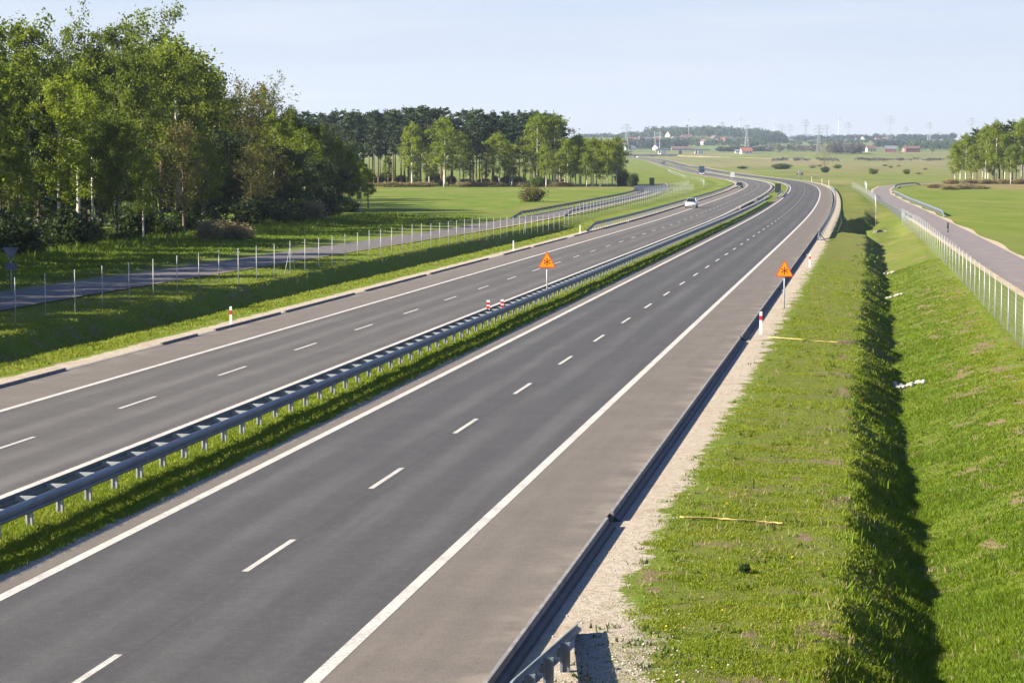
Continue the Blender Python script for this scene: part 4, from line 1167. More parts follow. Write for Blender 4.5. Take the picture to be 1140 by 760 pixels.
# undergrowth along the forest edge
for i in range(40):
    u = -60 + i * 11.6 + rng.uniform(-4, 4); d = rng.uniform(-64, -58)
    if u > 330: d -= (u - 330) * .10
    p = ud(u, d); hgt = rng.uniform(.7, 1.7) if i % 6 else 2.6
    shrub(i % 4, p, hgt * rng.uniform(.9, 1.5), hgt, 'leafy bush in the undergrowth along the left forest edge', 'bushes along the left forest edge', mat='leaf_shrub' if i % 3 else 'leaf_dark')
for (u, d, sx, sz) in ((255, -53, 2.2, 1.0), (233, -54, 1.8, 1.1), (345, -60, 2.6, 1.4), (268, -52.5, 1.6, .7)):
    p = ud(u, d)
    shrub(11, p, sx, sz, 'pale dry grass clump at the foot of the left forest', 'pale dry grass clumps', cat='dry grass', mat='dry', name='dry_grass_clump', spiky=1.2)

# wood across the meadow: tall pines with birches before them
rng = random.Random(9)
def WP(u, Y): x = XU(u, Y); return Vector((x, Y, float(terr(x, Y))))
for i in range(84):
    row = i % 4
    u = 322 + (i // 4) * 15 + rng.uniform(-7, 7) + row * 4; Y = 690 + row * 16 + rng.uniform(-5, 5)
    if u > 628: continue
    vt = np.interp(u, [320, 360, 420, 480, 520, 580, 600, 640], [126, 124, 124, 118, 122, 124, 124, 132]) + rng.uniform(-5, 11)
    tree('pine', rng.randrange(5), WP(u, Y), TOP(vt, Y), 'tall bare-trunked pine in the wood across the meadow', 'pines of the wood across the meadow', lod=.7, wide=rng.uniform(.8, 1.25))
BW = [(459, 134, 1.3, 'bright birch in front of the pines, left of three'), (495, 128, 1.5, 'bright birch in front of the pines, middle of three'), (512, 144, 1.3, 'bright birch in front of the pines, right of three'),
      (478, 160, 1.2, 'low birch between taller birches before the pines'), (556, 145, 1.6, 'broad yellow green birch under the dark pines'), (570, 158, 1.4, 'smaller birch right of the broad one under the pines'),
      (598, 122, 1.2, 'tall birch where the pines end'), (618, 124, 1.3, 'tallest dark leafy birch near the end of the wood'), (608, 160, 1.4, 'low birch under the tall ones near the wood end'),
      (632, 152, 1.3, 'birch right of the tall pair at the wood end'), (645, 148, 1.3, 'birch third from the right end of the wood'), (660, 150, 1.3, 'birch second from the right end of the wood'),
      (676, 152, 1.3, 'birch near the right end of the wood, taller'), (686, 156, 1.1, 'last birch at the right end of the wood'), (653, 168, 1.3, 'low birch before the right end of the wood'), (668, 176, 1.2, 'lowest birch before the right end of the wood')]
for i, (u, vt, wd, lab) in enumerate(BW):
    Y = 676 + rng.uniform(-6, 10); tree('birch', i % 4, WP(u, Y), TOP(vt, Y), lab, None, wide=wd, lod=.7)
for i in range(16):
    u = 600 + i * 5.8; Y = 700 + rng.uniform(0, 30); tree('birch', i % 4, WP(u, Y), TOP(rng.uniform(148, 162), Y), 'birch standing behind others at the right end of the wood', 'birches behind the right end of the wood', wide=1.3, lod=.6)
for i in range(9):
    u = 440 + i * 25 + rng.uniform(-8, 8); Y = 684 + rng.uniform(0, 20); tree('birch', i % 4, WP(u, Y), TOP(rng.uniform(155, 178), Y), 'young birch among the pine trunks', 'young birches among the pine trunks', wide=1.2, lod=.6)
for i, u in enumerate((345, 400, 438, 470, 520, 545, 590, 625)):
    p = WP(u, 676); shrub(11, p, 5, .8, 'dry pale grass along the foot of the pine wood', 'dry grass along the pine wood', cat='dry grass', mat='dry', name='dry_grass_clump', spiky=1.2)
for i in range(16):
    shrub(i % 4, WP(405 + i * 14.5 + rng.uniform(-5, 5), 690 + rng.uniform(0, 40)), rng.uniform(1.5, 3), rng.uniform(1.2, 2.8), 'bush growing among the trunks of the pine wood', 'bushes among the pine trunks')
p = WP(590, 442); shrub(21, p, 3.1, 2.1, 'round reddish brown bush alone in the left meadow', None, mat='leaf_russet', n=8000, card=.07)
p = WP(598, 660); shrub(2, p, 2.6, 2.2, 'small green bush at the foot of the birches', None)
p = WP(704, 672); shrub(3, p, 2.0, 2.8, 'dark green bush right of the last birch', None, mat='leaf_dark')
p = WP(692, 690); shrub(1, p, 2.6, 3.2, 'yellow green bush under the last birch', None)
# right wood
rng = random.Random(21)
RWT = [(1062, 158, 'birch', 'low yellow green birch at the left end of the right wood'), (1074, 146, 'birch', 'birch second from the left end of the right wood'), (1086, 141, 'pine', 'slim pine left in the right wood'),
       (1096, 136, 'birch', 'tall bright birch left of centre in the right wood'), (1108, 131, 'birch', 'tallest bright birch in the right wood'), (1116, 136, 'pine', 'dark pine between birches in the right wood'),
       (1126, 132, 'pine', 'dark pine near the right edge of the photo'), (1136, 129, 'birch', 'leafy birch cut by the right edge of the photo'), (1082, 160, 'birch', 'low front birch in the right wood, left one'),
       (1103, 165, 'birch', 'low front birch in the right wood, middle one'), (1124, 160, 'birch', 'low front birch in the right wood, right one'), (1144, 138, 'alder', 'broad tree just past the right edge')]
for i, (u, vt, k, lab) in enumerate(RWT):
    Y = 760 + rng.uniform(-12, 25); tree(k, i % 4, WP(u, Y), TOP(vt, Y), lab, None, wide=1.1 if k == 'birch' else 1.0, lod=.7)
for i in range(15):
    u = 1068 + i * 6.2; Y = 790 + rng.uniform(0, 45); k = rng.choice(('birch', 'pine', 'birch', 'alder'))
    vt = np.interp(u, [1060, 1085, 1140], [158, 142, 134]) + rng.uniform(0, 10)
    tree(k, i % 4 if k != 'alder' else i % 3, WP(u, Y), TOP(vt, Y), {'birch': 'birch', 'pine': 'pine', 'alder': 'alder'}[k] + ' standing deeper in the right wood', k + 's deeper in the right wood', lod=.6, wide=1.2)
rng = random.Random(33)
for i in range(12):
    u = rng.uniform(1040, 1095); Y = rng.uniform(600, 660); shrub(11, WP(u, Y), rng.uniform(2.0, 4.0), rng.uniform(.4, .8), 'clump of tawny reeds in the field before the right wood', 'reed clumps before the right wood', cat='reeds', mat='dry', name='reed_clump', spiky=1.6)
for i in range(5):
    u = 1058 + i * 19; shrub(11, WP(u, 752), 3.2, .9, 'dry grass clump along the foot of the right wood', 'dry grass along the right wood', cat='dry grass', mat='dry', name='dry_grass_clump', spiky=1.4)
# single bare tree and bushes on the plain
tree('bare', 0, FP(917, 1300), 14.5, 'bare branching tree alone on the plain beyond the bend', None, lod=1.)
shrub(2, FP(918, 1296), 2.6, 2.2, 'green bush at the foot of the bare tree', None, mat='leaf_dark')
rng = random.Random(3)
for (u, Y, sx, sz, t) in ((869, 1560, 7, 2.4, 'largest dark rounded bush on the plain left of the bare tree'), (903, 1650, 3, 1.8, 'small rounded bush just left of the bare tree'), (931, 1600, 3.6, 2.1, 'rounded bush just right of the bare tree'),
                       (971, 1180, 3.0, 2.2, 'olive bush beyond the right local road'), (1008, 1180, 2.4, 1.9, 'olive bush further right beyond the right local road'), (826, 1600, 5, 1.4, 'low scrub left on the plain beside the motorway')):
    shrub(rng.randrange(4), FP(u, Y), sx, sz, t, None, mat='leaf_shrub' if u in (869, 826) else 'dry' if u in (903, 958) else 'leaf_alder', n=4000 if u == 869 else 900, card=.16)
for i in range(7):
    u = rng.uniform(820, 1050); Y = rng.uniform(1100, 1900)
    shrub(rng.randrange(4), FP(u, Y), rng.uniform(1.5, 3.5), rng.uniform(.6, 1.2), 'low scrub bush scattered over the plain', 'scrub scattered over the plain', mat=rng.choice(('leaf_alder', 'dry')), n=500, card=.2)

# ------------------------------------------------------------------ far country
def wood(name, spots, mat, label, seed, cat='wood', kind='stuff', card=1.6, per=150, trunks=True):
    """many far trees as one mass: spots = (x, y, z, height, radius)"""
    rng = np.random.default_rng(seed); Vs, Fs, n = [], [], 0; b = MB()
    for (x, y, z, h, r) in spots:
        k = per
        q = rng.normal(size=(k, 3)) * .42; q /= np.maximum(1, np.linalg.norm(q, axis=1))[:, None]
        P = np.array([x, y, z + h * .56]) + q * np.array([r, r, h * .47])
        V, Fc = cards(P, card * rng.uniform(.8, 1.2), rng, 1.3); Vs.append(V); Fs.append(Fc + n); n += len(V)
    V = np.concatenate(Vs); Fc = np.concatenate(Fs)
    o = link(bpy.data.objects.new(name, np_mesh(name, V, Fc, M[mat]))); tag(o, label, cat, kind=kind); return o
def band(u0, u1, Y0, Y1, n, h0, h1, seed, r=5.):
    rng = np.random.default_rng(seed); out = []
    for k in range(n):
        u = rng.uniform(u0, u1); Y = rng.uniform(Y0, Y1); x = XU(u, Y); out.append((x, Y, float(terr(x, Y)), rng.uniform(h0, h1), r * rng.uniform(.7, 1.3)))
    return out
wood('forest', band(697, 763, 3700, 3900, 130, 11, 17, 1, 6), 'leaf_far_dark', 'dark bluish wood below the village on the left hill', 1)
wood('forest', band(720, 872, 5000, 5700, 240, 12, 24, 2, 9), 'leaf_far', 'wooded crest of the far left hill', 2, card=2.6)
wood('forest', band(842, 876, 4500, 4700, 36, 12, 20, 12, 8), 'leaf_far_dark', 'dark wood at the right foot of the hill crest', 12, card=2.2)
wood('hedge_shrubbery', band(922, 958, 3080, 3140, 60, 10, 15, 3, 5), 'leaf_far_grey', 'grey leafless hedge in the middle of the far plain', 3)
wood('hedge_shrubbery', band(800, 856, 3350, 3380, 70, 4, 7, 4, 5), 'leaf_far_dark', 'low dark hedge line right of the red roofed house', 4)
wood('hedge_shrubbery', band(856, 912, 3250, 3400, 36, 7, 12, 5, 5), 'leaf_far_grey', 'thin pale scrub left of the grey hedge', 5, per=70)
wood('forest', band(880, 1062, 5200, 5500, 120, 8, 16, 6, 9), 'leaf_far_dark', 'dark tree line on the far right horizon', 6, card=2.4)
wood('forest', band(1010, 1062, 3500, 4300, 90, 8, 13, 7, 7), 'leaf_far', 'mixed trees among the red sheds on the far plain', 7, card=2.)
wood('forest', band(975, 1030, 3900, 4200, 50, 7, 12, 8, 7), 'leaf_far_dark', 'dark trees behind the red sheds', 8, card=2.)
wood('forest', band(740, 850, 4200, 4500, 80, 6, 11, 9, 6), 'leaf_far', 'garden trees among the houses on the left hill', 9, card=2., per=90)
wood('forest', band(690, 720, 5000, 5600, 40, 10, 15, 10, 9), 'leaf_far', 'trees at the left end of the far hill', 10, card=2.4)
wood('forest', band(640, 700, 5600, 6000, 60, 6, 14, 13, 10), 'leaf_far_dark', 'low trees on the horizon behind the birch wood', 13, card=2.6)
for i, (u, Y, h) in enumerate(((866, 3200, 12), (1001, 3020, 11), (1037, 3050, 10), (813, 3500, 8), (1012, 3300, 12), (1024, 3300, 11), (877, 3300, 10), (954, 3500, 9), (986, 3350, 9))):
    labs = ['pale tree left of the grey hedge on the far plain', 'dark single tree before the red sheds', 'small dark tree right of the red sheds', 'small tree right above the red roofed house', 'green tree beside the long red shed', 'green tree at the right end of the long red shed', 'pale scrubby tree before the far scrub', 'small tree above the grey hedge', 'small tree left of the dark shed']
    tree('alder', i % 3, FP(u, Y), h, labs[i], None, lod=.35, wide=1.3)

wood('forest', band(735, 860, 4000, 4300, 70, 5, 10, 14, 6), 'leaf_far', 'hedgerow trees on the lower slope of the left hill', 14, card=1.8, per=110)
wood('forest', band(880, 1000, 4200, 5000, 60, 5, 10, 15, 7), 'leaf_far', 'scattered trees on the green slope of the right horizon', 15, card=2., per=110)
wood('hedge_shrubbery', band(860, 1045, 2300, 2420, 40, 1.5, 3.5, 16, 5), 'leaf_far_grey', 'broken low scrub line across the middle plain', 16, card=1.0, per=70)
# houses
def house(u, Y, w_, dp, hw, rise, wall, roof, label, rz=0., group=None, door=True, dz=0., name='house'):
    p = FP(u, Y, dz); r = empty(name, p, rz)
    wl = MB(); wl.prism([(-w_ / 2, -2), (w_ / 2, -2), (w_ / 2, hw), (-w_ / 2, hw)], -dp / 2, dp / 2)
    wl = MB()
    poly = [(-dp / 2, -2.), (dp / 2, -2.), (dp / 2, hw), (0, hw + rise), (-dp / 2, hw)]
    rot = Matrix.Rotation(math.pi / 2, 4, 'Z')
    wl.prism(poly, -w_ / 2, w_ / 2, rot); wl.build('wall', M[wall], r)
    e = .5; k = rise / (dp / 2); t = .3
    rf = MB()
    for s in (-1, 1):
        poly = [(s * (dp / 2 + e), hw - e * k + .02), (0, hw + rise + .02), (0, hw + rise + t), (s * (dp / 2 + e), hw - e * k + t)]
        if s < 0: poly = poly[::-1]
        rf.prism(poly, -w_ / 2 - e, w_ / 2 + e, rot)
    ro = rf.build('roof', M[roof], r)
    MB().box(w_ * .2, w_ * .2 + .9, -.4, .5, hw + rise - .6, hw + rise + 1.3).build('chimney', M['red_wall'], ro)
    n = max(2, int(w_ / 4))
    for i in range(n):
        x = -w_ / 2 + (i + .5) * w_ / n
        MB().box(x - .6, x + .6, -dp / 2 - .03, -dp / 2 + .02, hw * .35, hw * .35 + 1.4).build('window', M['window'], r)
    MB().box(-.55, .55, -dp / 2 - .05, -dp / 2 + .03, 0, 2.1).build('door', M['brown_roof'], r)
    tag(r, label, 'house' if name == 'house' else 'shed', group); return r
house(830, 3120, 14, 10, 3.6, 4.2, 'white_wall', 'red_roof', 'white house with a big red roof on the near plain', .15)
house(821, 3180, 8, 6, 2.8, 2., 'white_wall', 'grey_roof', 'low white outbuilding left of the red roofed house', 0)
house(1014, 3250, 19, 9, 5., 3., 'red_wall', 'brown_roof', 'long red shed among trees on the far plain', .1, name='shed')
house(990, 3230, 15, 10, 4.5, 4., 'red_wall', 'grey_roof', 'dark roofed shed left of the long red shed', -.1, name='shed')
house(1006, 3320, 8, 8, 5, 3, 'white_wall', 'grey_roof', 'small white gabled house between the sheds', 1.5)
house(958.5, 4950, 12, 11, 6, 7, 'white_wall', 'grey_roof', 'bright white gabled house on the right horizon', 1.4)
house(999, 4300, 14, 11, 6, 4, 'white_wall', 'grey_roof', 'white house above the long road to the right horizon', .2)
house(968, 3300, 12, 9, 4, 4, 'cream_wall', 'brown_roof', 'cream house at the right end of the grey hedge', .2)
house(1030, 3700, 9, 9, 6, 4, 'white_wall', 'grey_roof', 'small white house among the trees right of the sheds', 1.2)
house(764, 4600, 20, 12, 8, 5, 'cream_wall', 'brown_roof', 'large cream house high on the left hill', .1)
house(743, 4900, 10, 10, 9, 7, 'cream_wall', 'red_roof', 'tall church-like house left on the hill crest', 1.3)
house(792, 4300, 13, 9, 4, 4, 'white_wall', 'grey_roof', 'bright white house in the middle of the left hill', .1)
house(815, 4350, 12, 9, 5, 4, 'white_wall', 'grey_roof', 'white house on the right slope of the left hill', .2)
house(832, 4320, 12, 10, 5, 5, 'cream_wall', 'red_roof', 'red roofed house on the right slope of the left hill', .9)
house(730, 3650, 9, 8, 4, 4, 'white_wall', 'grey_roof', 'white house at the foot of the dark bluish wood', 1.1)
house(701, 3600, 14, 9, 3.5, 3, 'white_wall', 'grey_roof', 'white house left of the dark bluish wood', .2)
house(757, 3500, 26, 9, 3.0, 3, 'cream_wall', 'brown_roof', 'long low building beside the bridge on the plain', .05)
rng = random.Random(77)
hn = 0
for i in range(52):
    u = rng.choice((rng.uniform(695, 735), rng.uniform(745, 850), rng.uniform(745, 850), rng.uniform(948, 985)))
    Y = rng.uniform(4150, 4700) if u < 850 else rng.uniform(4700, 5100)
    if u > 900 and i % 3: continue
    house(u, Y, rng.uniform(9, 13), rng.uniform(8, 10), rng.uniform(4, 6), rng.uniform(3, 5), rng.choice(('white_wall', 'cream_wall', 'white_wall')), rng.choice(('grey_roof', 'brown_roof', 'red_roof')), 'small pale village house far off on the hills', rng.uniform(-1.5, 1.5), 'village houses on the far hills')

# overpass bridges
def bridge(p0, p1, zdeck, label, abut, pier=True, thick=1.3, wid=9.):
    a, b = Vector(p0), Vector(p1); ax = (b - a); L = ax.length; ax.normalize(); rz = math.atan2(ax.y, ax.x)
    r = empty('bridge', a, rz)
    MB().box(0, L, -wid / 2, wid / 2, zdeck - thick - a.z, zdeck - a.z).build('deck', M['steel_dull'], r)
    for s in (-1, 1):
        ra = MB().box(0, L, s * wid / 2 - .1, s * wid / 2 + .1, zdeck - a.z + .002, zdeck - a.z + .35)
        for k in range(int(L / 4)): ra.box(k * 4, k * 4 + .12, s * wid / 2 - .06, s * wid / 2 + .06, zdeck - a.z + .35, zdeck - a.z + 1.1)
        ra.box(0, L, s * wid / 2 - .05, s * wid / 2 + .05, zdeck - a.z + 1.1, zdeck - a.z + 1.2); ra.build('railing', M['steel_dull'], r)
    for q in abut:
        MB().prism([(q * L - 4, -4 - 2), (q * L + 4, -4 - 2), (q * L + 3.0, zdeck - thick - a.z - .01), (q * L - 3.0, zdeck - thick - a.z - .01)], -wid / 2 - 1, wid / 2 + 1).build('abutment', M['concrete_pale'], r)
    if pier:
        for q in pier: MB().box(q * L - .7, q * L + .7, -wid / 2 + 1, wid / 2 - 1, -6, zdeck - thick - a.z - .01).build('pier', M['concrete'], r)
    tag(r, label, 'bridge'); return r
def deckz(v, Y): return H + (HZ - v) * Y / F
a = FP(683, 2800); b_ = FP(752, 2840)
bridge(a, b_, deckz(172.4, 2810), 'low dark overpass crossing the far end of the motorway, nearer one', (.93,), (.35, .62))
a = FP(728, 3080); b_ = FP(788, 3100)
bridge(a, b_, deckz(166.6, 3090), 'dark overpass with pale abutments beyond the nearer one', (.14, .82), (.48,))
# embankment ramp leading to the overpass
def ramp():
    b = MB()
    for (u0, u1, Y0, Y1, v0, v1) in ((752, 905, 2840, 2400, 173.2, 184.5),):
        A = FP(u0, Y0); B = FP(u1, Y1); za, zb = deckz(v0, Y0), float(B.z) + .3
        n = 12; loops = []
        for k in range(n + 1):
            t = k / n; c = A.lerp(B, t); z = za + (zb - za) * t; g0 = float(terr(c.x, c.y)) - 1.0; hgt = z - g0
            loops.append([(c.x, c.y - 4.5 - hgt * 1.6, g0), (c.x, c.y - 4.5, z), (c.x, c.y + 4.5, z), (c.x, c.y + 4.5 + hgt * 1.6, g0)])
        b.ring(loops)
    tag(b.build('embankment_terrain', simple('bank earth', (.17, .15, .08), .95, .25, .05)), kind='structure')
ramp()

# pylons
def pylon(u, Y, vt, label, arms=3, wide=1., portal=False):
    p = FP(u, Y); h = TOP(vt, Y) - p.z; r = empty('pylon', p, random.uniform(-.2, .2))
    t = .22 + Y * .00004
    b = MB(); w0 = h * .09 * wide; w1 = h * .018
    if portal:
        for s in (-1, 1):
            b.bar((s * w0 * 1.1, 0, -2), (s * w0 * 2.0, 0, h), t * 1.6)
            for k in range(5):
                z0, z1 = h * k / 5, h * (k + 1) / 5; f = lambda z: w0 * 1.1 + w0 * .9 * z / h
                b.bar((s * (f(z0) - .9), 0, z0), (s * (f(z1) + .9), 0, z1), t * .8)
        b.bar((-w0 * 3.4, 0, h * .86), (w0 * 3.4, 0, h * .86), t * 1.4); b.bar((-w0 * 2, 0, h), (w0 * 2, 0, h * .86), t * .8); b.bar((w0 * 2, 0, h), (-w0 * 2, 0, h * .86), t * .8)
        b.build('tower', M['pylon'], r)
    else:
        f = lambda z: w0 + (w1 - w0) * min(1, z / (h * .72)) if z < h * .72 else w1
        for sx in (-1, 1):
            for sy in (-1, 1):
                b.bar((sx * w0, sy * w0, -2), (sx * w1, sy * w1, h * .72), t); b.bar((sx * w1, sy * w1, h * .72), (sx * .2, sy * .2, h), t)
        n = 7
        for k in range(n):
            z0, z1 = h * .72 * k / n, h * .72 * (k + 1) / n
            for sy in (-1, 1):
                b.bar((-f(z0), sy * f(z0), z0), (f(z1), sy * f(z1), z1), t * .6); b.bar((f(z0), sy * f(z0), z0), (-f(z1), sy * f(z1), z1), t * .6)
        b.build('tower', M['pylon'], r)
        for k in range(arms):
            z = h * (.72 + .11 * k); L = h * (.17, .21, .13)[k % 3] * wide
            c = MB(); c.bar((-L, 0, z), (L, 0, z), t); c.bar((-L, 0, z), (0, 0, z + h * .05), t * .7); c.bar((L, 0, z), (0, 0, z + h * .05), t * .7)
            for s in (-1, -.55, .55, 1): c.bar((s * L, 0, z), (s * L, 0, z - h * .035), t * .7)
            c.build('crossarm', M['pylon'], r)
    tag(r, label, 'pylon'); return r
PY = [(697, 3500, 138, 'lattice pylon left of the dark bluish wood'), (803, 6000, 136, 'faint pylon behind the hill crest, left'), (830.5, 3600, 139, 'pale lattice pylon above the red roofed house'), (869, 6500, 138, 'faint pylon right of the second turbine'),
      (878, 6600, 138, 'faint pylon between two others right of the hill'), (895.5, 5400, 133, 'slim dark pylon on the horizon left of the right turbine'), (910.5, 3250, 139, 'pale tall pylon on the plain beyond the bare tree'), (919, 5600, 139, 'small wide-armed pylon left of the right turbine'), (942.5, 5300, 136, 'pylon on the horizon right of the right turbine'),
      (989, 5000, 129, 'tallest dark pylon on the right horizon'), (1032.5, 5200, 136, 'dark pylon near the rape field on the right horizon'), (1007, 6200, 141, 'faint pylon between the two dark ones'), (1079, 6000, 131, 'faint pylon rising behind the right wood')]
for (u, Y, vt, lab) in PY: pylon(u, Y, vt, lab)
pylon(731.5, 3300, 146.5, 'V-shaped portal pylon before the dark bluish wood', portal=True, wide=.8)
pylon(1044, 5600, 147, 'low wide portal pylon by the rape field', portal=True, wide=1.)
def mast(u, Y, vt, lab):
    p = FP(u, Y); h = TOP(vt, Y) - p.z; r = empty('radio_mast', p)
    MB().tube([(0, 0, -1), (0, 0, h)], [.6, .25], 6).build('pole', M['turbine'], r); MB().box(-.8, .8, -.4, .4, h - 3, h - .5).build('antenna', M['red_wall'], r)
    tag(r, lab, 'mast')
mast(766, 4800, 133, 'thin red topped mast on the left hill')
def turbine(u, Y, vhub, blade_px, rot, lab):
    p = FP(u, Y); h = TOP(vhub, Y) - p.z; L = blade_px * Y / F
    r = empty('wind_turbine', p)
    MB().tube([(0, 0, -3), (0, 0, h)], [L * .07, L * .04], 10).build('tower', M['turbine'], r)
    MB().box(-L * .05, L * .05, -L * .06, L * .2, h - L * .05, h + L * .05).build('nacelle', M['turbine'], r)
    MB().cyl((0, -L * .1, h), (0, 1, 0), L * .05, L * .08, 10).build('hub', M['turbine'], r)
    for k in range(3):
        a = rot + k * 2 * math.pi / 3; d = Vector((math.cos(a), 0, math.sin(a))); n = Vector((-d.z, 0, d.x)); c = Vector((0, -L * .11, h))
        def sec(s, w_): q = c + d * L * s; return [q - n * w_ * .4, q + Vector((0, -w_ * .25, 0)), q + n * w_ * .6, q + Vector((0, w_ * .25, 0))]
        MB().ring([sec(.02, L * .06), sec(.2, L * .10), sec(.6, L * .065), sec(1., L * .02)]).build('blade', M['turbine'], r)
    tag(r, lab, 'wind turbine')
turbine(822.3, 8800, 132, 8.5, math.radians(92), 'wind turbine above the left hill with one blade straight up')
turbine(860, 9000, 136.5, 6.5, math.radians(90), 'faint wind turbine just right of the left hill')
turbine(932.3, 8800, 131.8, 7, math.radians(88), 'wind turbine on the right horizon among the pylons')

# ------------------------------------------------------------------ grass
def blades(name, Yd, h, w_, mat, label, seed, nb=4, spread=.05):
    """Yd: (n,2) road coordinates of tufts; h: heights"""
    rng = np.random.default_rng(seed); Y, D = Yd[:, 0], Yd[:, 1]
    X, Yw = road_xy(Y, D); Z = terr(X, Yw) + prof(D, Y) + lumps(X, Yw, D)
    n = len(Y); X = np.repeat(X, nb) + rng.normal(0, 1, n * nb) * np.repeat(spread * np.ones(n), nb); Yw = np.repeat(Yw, nb) + rng.normal(0, 1, n * nb) * spread
    Z = np.repeat(Z, nb) - .02; hh = np.repeat(h, nb) * rng.uniform(.5, 1.25, n * nb)
    a = rng.uniform(0, 2 * np.pi, n * nb); lean = hh * rng.uniform(.1, .9, n * nb)
    b = rng.uniform(0, 2 * np.pi, n * nb); ww = np.repeat(w_ * np.ones(n), nb) * rng.uniform(.6, 1.3, n * nb)
    B = np.stack([X, Yw, Z], -1); S = np.stack([np.cos(b) * ww, np.sin(b) * ww, 0 * ww], -1)
    T = B + np.stack([np.cos(a) * lean, np.sin(a) * lean, hh], -1)
    V = np.stack([B - S, B + S, T], 1).reshape(-1, 3)
    o = link(bpy.data.objects.new(name, np_mesh(name, V, np.arange(len(V)).reshape(-1, 3), M[mat]))); tag(o, label, 'grass', kind='stuff'); return o
def scatter(n, y0, y1, d0, d1, seed, power=1.6):
    rng = np.random.default_rng(seed)
    q = rng.random(n); Y = 1 / (1 / y0 ** (power - 1) + q * (1 / y1 ** (power - 1) - 1 / y0 ** (power - 1))) ** (1 / (power - 1)) if power != 1 else y0 + q * (y1 - y0)
    return np.stack([Y, rng.uniform(d0, d1, n)], -1), rng
def fine_grass():
    P, rng = scatter(400000, 33, 200, 3.3, 15.2, 1, 2.1)
    Y, D = P.T; X, Yw = road_xy(Y, D)
    clump = fnoise(X / .5, Yw / .5, 61, 3) + .8 * fnoise(X / 2.2, Yw / 2.2, 62, 2)
    edge = smooth(3.6, 4.5, D - 1.1 * np.exp(-((Y - 39) / 4) ** 2) + fnoise(X / 1.2, Yw / 1.2, 63) * 1.6)
    keep = (rng.random(len(Y)) > bare(X, Yw, D) * .8) & (rng.random(len(Y)) < np.clip(.60 + .3 * smooth(8.2, 9.5, D) + 2.2 * clump, .05, 1.)) & (rng.random(len(Y)) < edge)
    P = P[keep]; c = clump[keep]; D = P[:, 1]; Y = P[:, 0]
    lush = smooth(8.5, 9.3, D) * (1 - smooth(11.5, 14, D))
    h = (.035 + .10 * np.clip(c + .15, 0, 1)) * (1 + .7 * lush)
    sel = (rng.random(len(D)) < lush)
    blades('grass', P[~sel], h[~sel], .009 * (1 + Y[~sel] / 90), 'grass', 'short patchy grass on the right verge', 2)
    blades('grass', P[sel], h[sel], .009 * (1 + Y[sel] / 90), 'grass_lush', 'lush long grass in the right ditch', 3)
    P, rng = scatter(1700, 33, 260, 6.7, 9.2, 7, 2.0)
    Y, D = P.T; X, Yw = road_xy(Y, D); keep = rng.random(len(Y)) < np.clip(.3 + 2.2 * fnoise(Y / 2.4, D * .6, 71), .03, 1)
    P = P[keep]; blades('grass', P, .10 + .16 * rng.random(len(P)), .011 * (1 + P[:, 0] / 90), 'grass_lush', 'ragged tufts along the crest of the right ditch', 8, nb=7, spread=.07)
    P, rng = scatter(190000, 33, 150, 3.5, 15., 21, 2.1)
    Y, D = P.T; X, Yw = road_xy(Y, D); keep = rng.random(len(Y)) < smooth(3.5, 4.6, D + fnoise(X / .8, Yw / .8, 81) * 1.6) * np.clip(.75 + 1.6 * fnoise(X / 1.1, Yw / 1.1, 83), 0, 1) * (1 - .75 * bare(X, Yw, D))
    P = P[keep]; blades('grass', P, .02 + .03 * rng.random(len(P)), .011 * (1 + P[:, 0] / 90), 'grass', 'short turf between the tufts of the right verge', 22, nb=3, spread=.06)
    P, rng = scatter(5200, 33, 170, 3.8, 14.5, 23, 2.0)
    Y, D = P.T; X, Yw = road_xy(Y, D); P = P[rng.random(len(Y)) < np.clip(.25 + 2.5 * fnoise(X / 2.5, Yw / 2.5, 85), .02, 1)]
    blades('grass', P, .07 + .12 * rng.random(len(P)), .008 * (1 + P[:, 0] / 90), 'dry', 'dead straw stalks among the grass of the right verge', 24, nb=5, spread=.05)
    P, rng = scatter(4200, 33, 130, 3.6, 14.5, 25, 2.0)
    Y, D = P.T; X, Yw = road_xy(Y, D); P = P[rng.random(len(Y)) < np.clip(.2 + 2.2 * fnoise(X / 1.8, Yw / 1.8, 87), .02, 1)]
    blades('weed_undergrowth', P, .05 + .09 * rng.random(len(P)), .03 + 0 * P[:, 0], 'leaf_shrub', 'dark broad leaved weeds dotted over the right verge', 26, nb=6, spread=.07)
    P, rng = scatter(1100, 33, 230, 7.6, 9.4, 27, 2.0)
    Y, D = P.T; P = P[rng.random(len(Y)) < np.clip(.25 + 2.2 * fnoise(Y / 1.6, D, 89), .02, 1)]
    blades('grass', P, .10 + .15 * rng.random(len(P)), .013 * (1 + P[:, 0] / 90), 'grass_lush', 'taller tufts standing on the shaded ditch slope', 28, nb=9, spread=.08)
    P, rng = scatter(42000, 42, 300, -11.0, -8.0, 11, 2.0)
    blades('grass', P, .05 + .08 * rng.random(len(P)), .009 * (1 + P[:, 0] / 80), 'grass', 'grass strip under the median guardrail', 12)
    P, rng = scatter(80000, 84, 320, -36, -23.3, 13, 2.0)
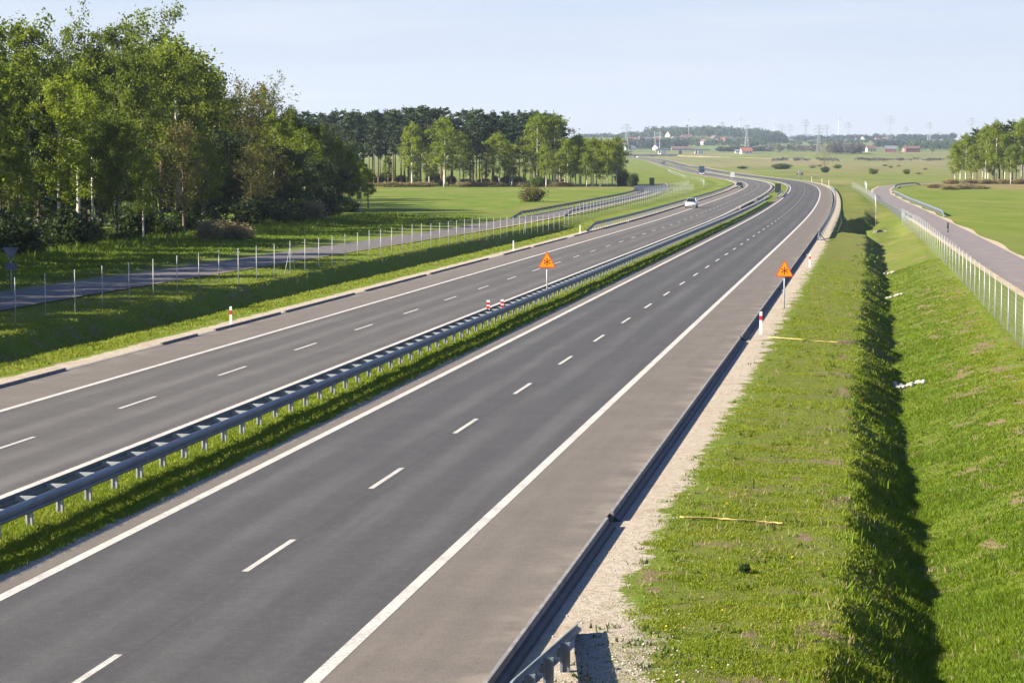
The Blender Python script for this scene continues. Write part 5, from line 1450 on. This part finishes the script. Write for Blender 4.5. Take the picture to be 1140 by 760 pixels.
    Y, D = P.T; X, Yw = road_xy(Y, D); keep = rng.random(len(Y)) < np.clip(.55 + 1.8 * fnoise(X / 1.5, Yw / 1.5, 73), .08, 1)
    P = P[keep]; blades('grass', P, .05 + .09 * rng.random(len(P)), .014 * (1 + P[:, 0] / 120), 'grass', 'grass on the left verge and ditch bank', 14)
    P, rng = scatter(46000, 110, 330, -60, -43.4, 15, 2.0)
    blades('grass', P, (.08 + .14 * rng.random(len(P))) * (1 + 3.5 * smooth(-51, -56, P[:, 1]) * rng.random(len(P))), .02 * (1 + P[:, 0] / 150), 'grass_lush', 'long grass between left local road and forest', 16)
fine_grass()
shrub(31, RP(48.6, 5.9), .16, .2, 'small dark leafy weed in the right foreground grass', None, cat='weed', mat='leaf_dark', name='weed', n=700, card=.22)
def flowers():
    rng = np.random.default_rng(8); b = MB()
    for k in range(46):
        Y = rng.uniform(34, 60); d = rng.choice([rng.uniform(4.6, 7.5), rng.uniform(-9.5, -8.7)]); p = RP(Y, d)
        b.cyl((p.x, p.y, p.z + rng.uniform(.05, .10)), (rng.normal(0, .2), rng.normal(0, .2), 1), .015, .01, 7)
    tag(b.build('dandelion_vegetation', M['yellow_flower']), 'yellow dandelions dotted in the short grass', 'flowers', kind='stuff')
flowers()

# ------------------------------------------------------------------ air
def haze():
    b = MB().box(-6000, 6000, -300, 12480, -6, 320)
    m = bpy.data.materials.new('haze air'); m.use_nodes = True; nt = m.node_tree; nt.nodes.clear()
    out = N(nt, 'ShaderNodeOutputMaterial'); v = N(nt, 'ShaderNodeVolumePrincipled')
    v.inputs['Color'].default_value = (.70, .83, 1., 1); v.inputs['Density'].default_value = 5.5e-5; v.inputs['Anisotropy'].default_value = .2
    nt.links.new(v.outputs[0], out.inputs['Volume'])
    o = b.build('haze', m); tag(o, 'pale blue haze in the air over the plain', 'haze', kind='stuff')
haze()
scene.cycles.use_denoising = True
scene.cycles.volume_bounces = 0
scene.cycles.max_bounces = 8; scene.cycles.transparent_max_bounces = 8
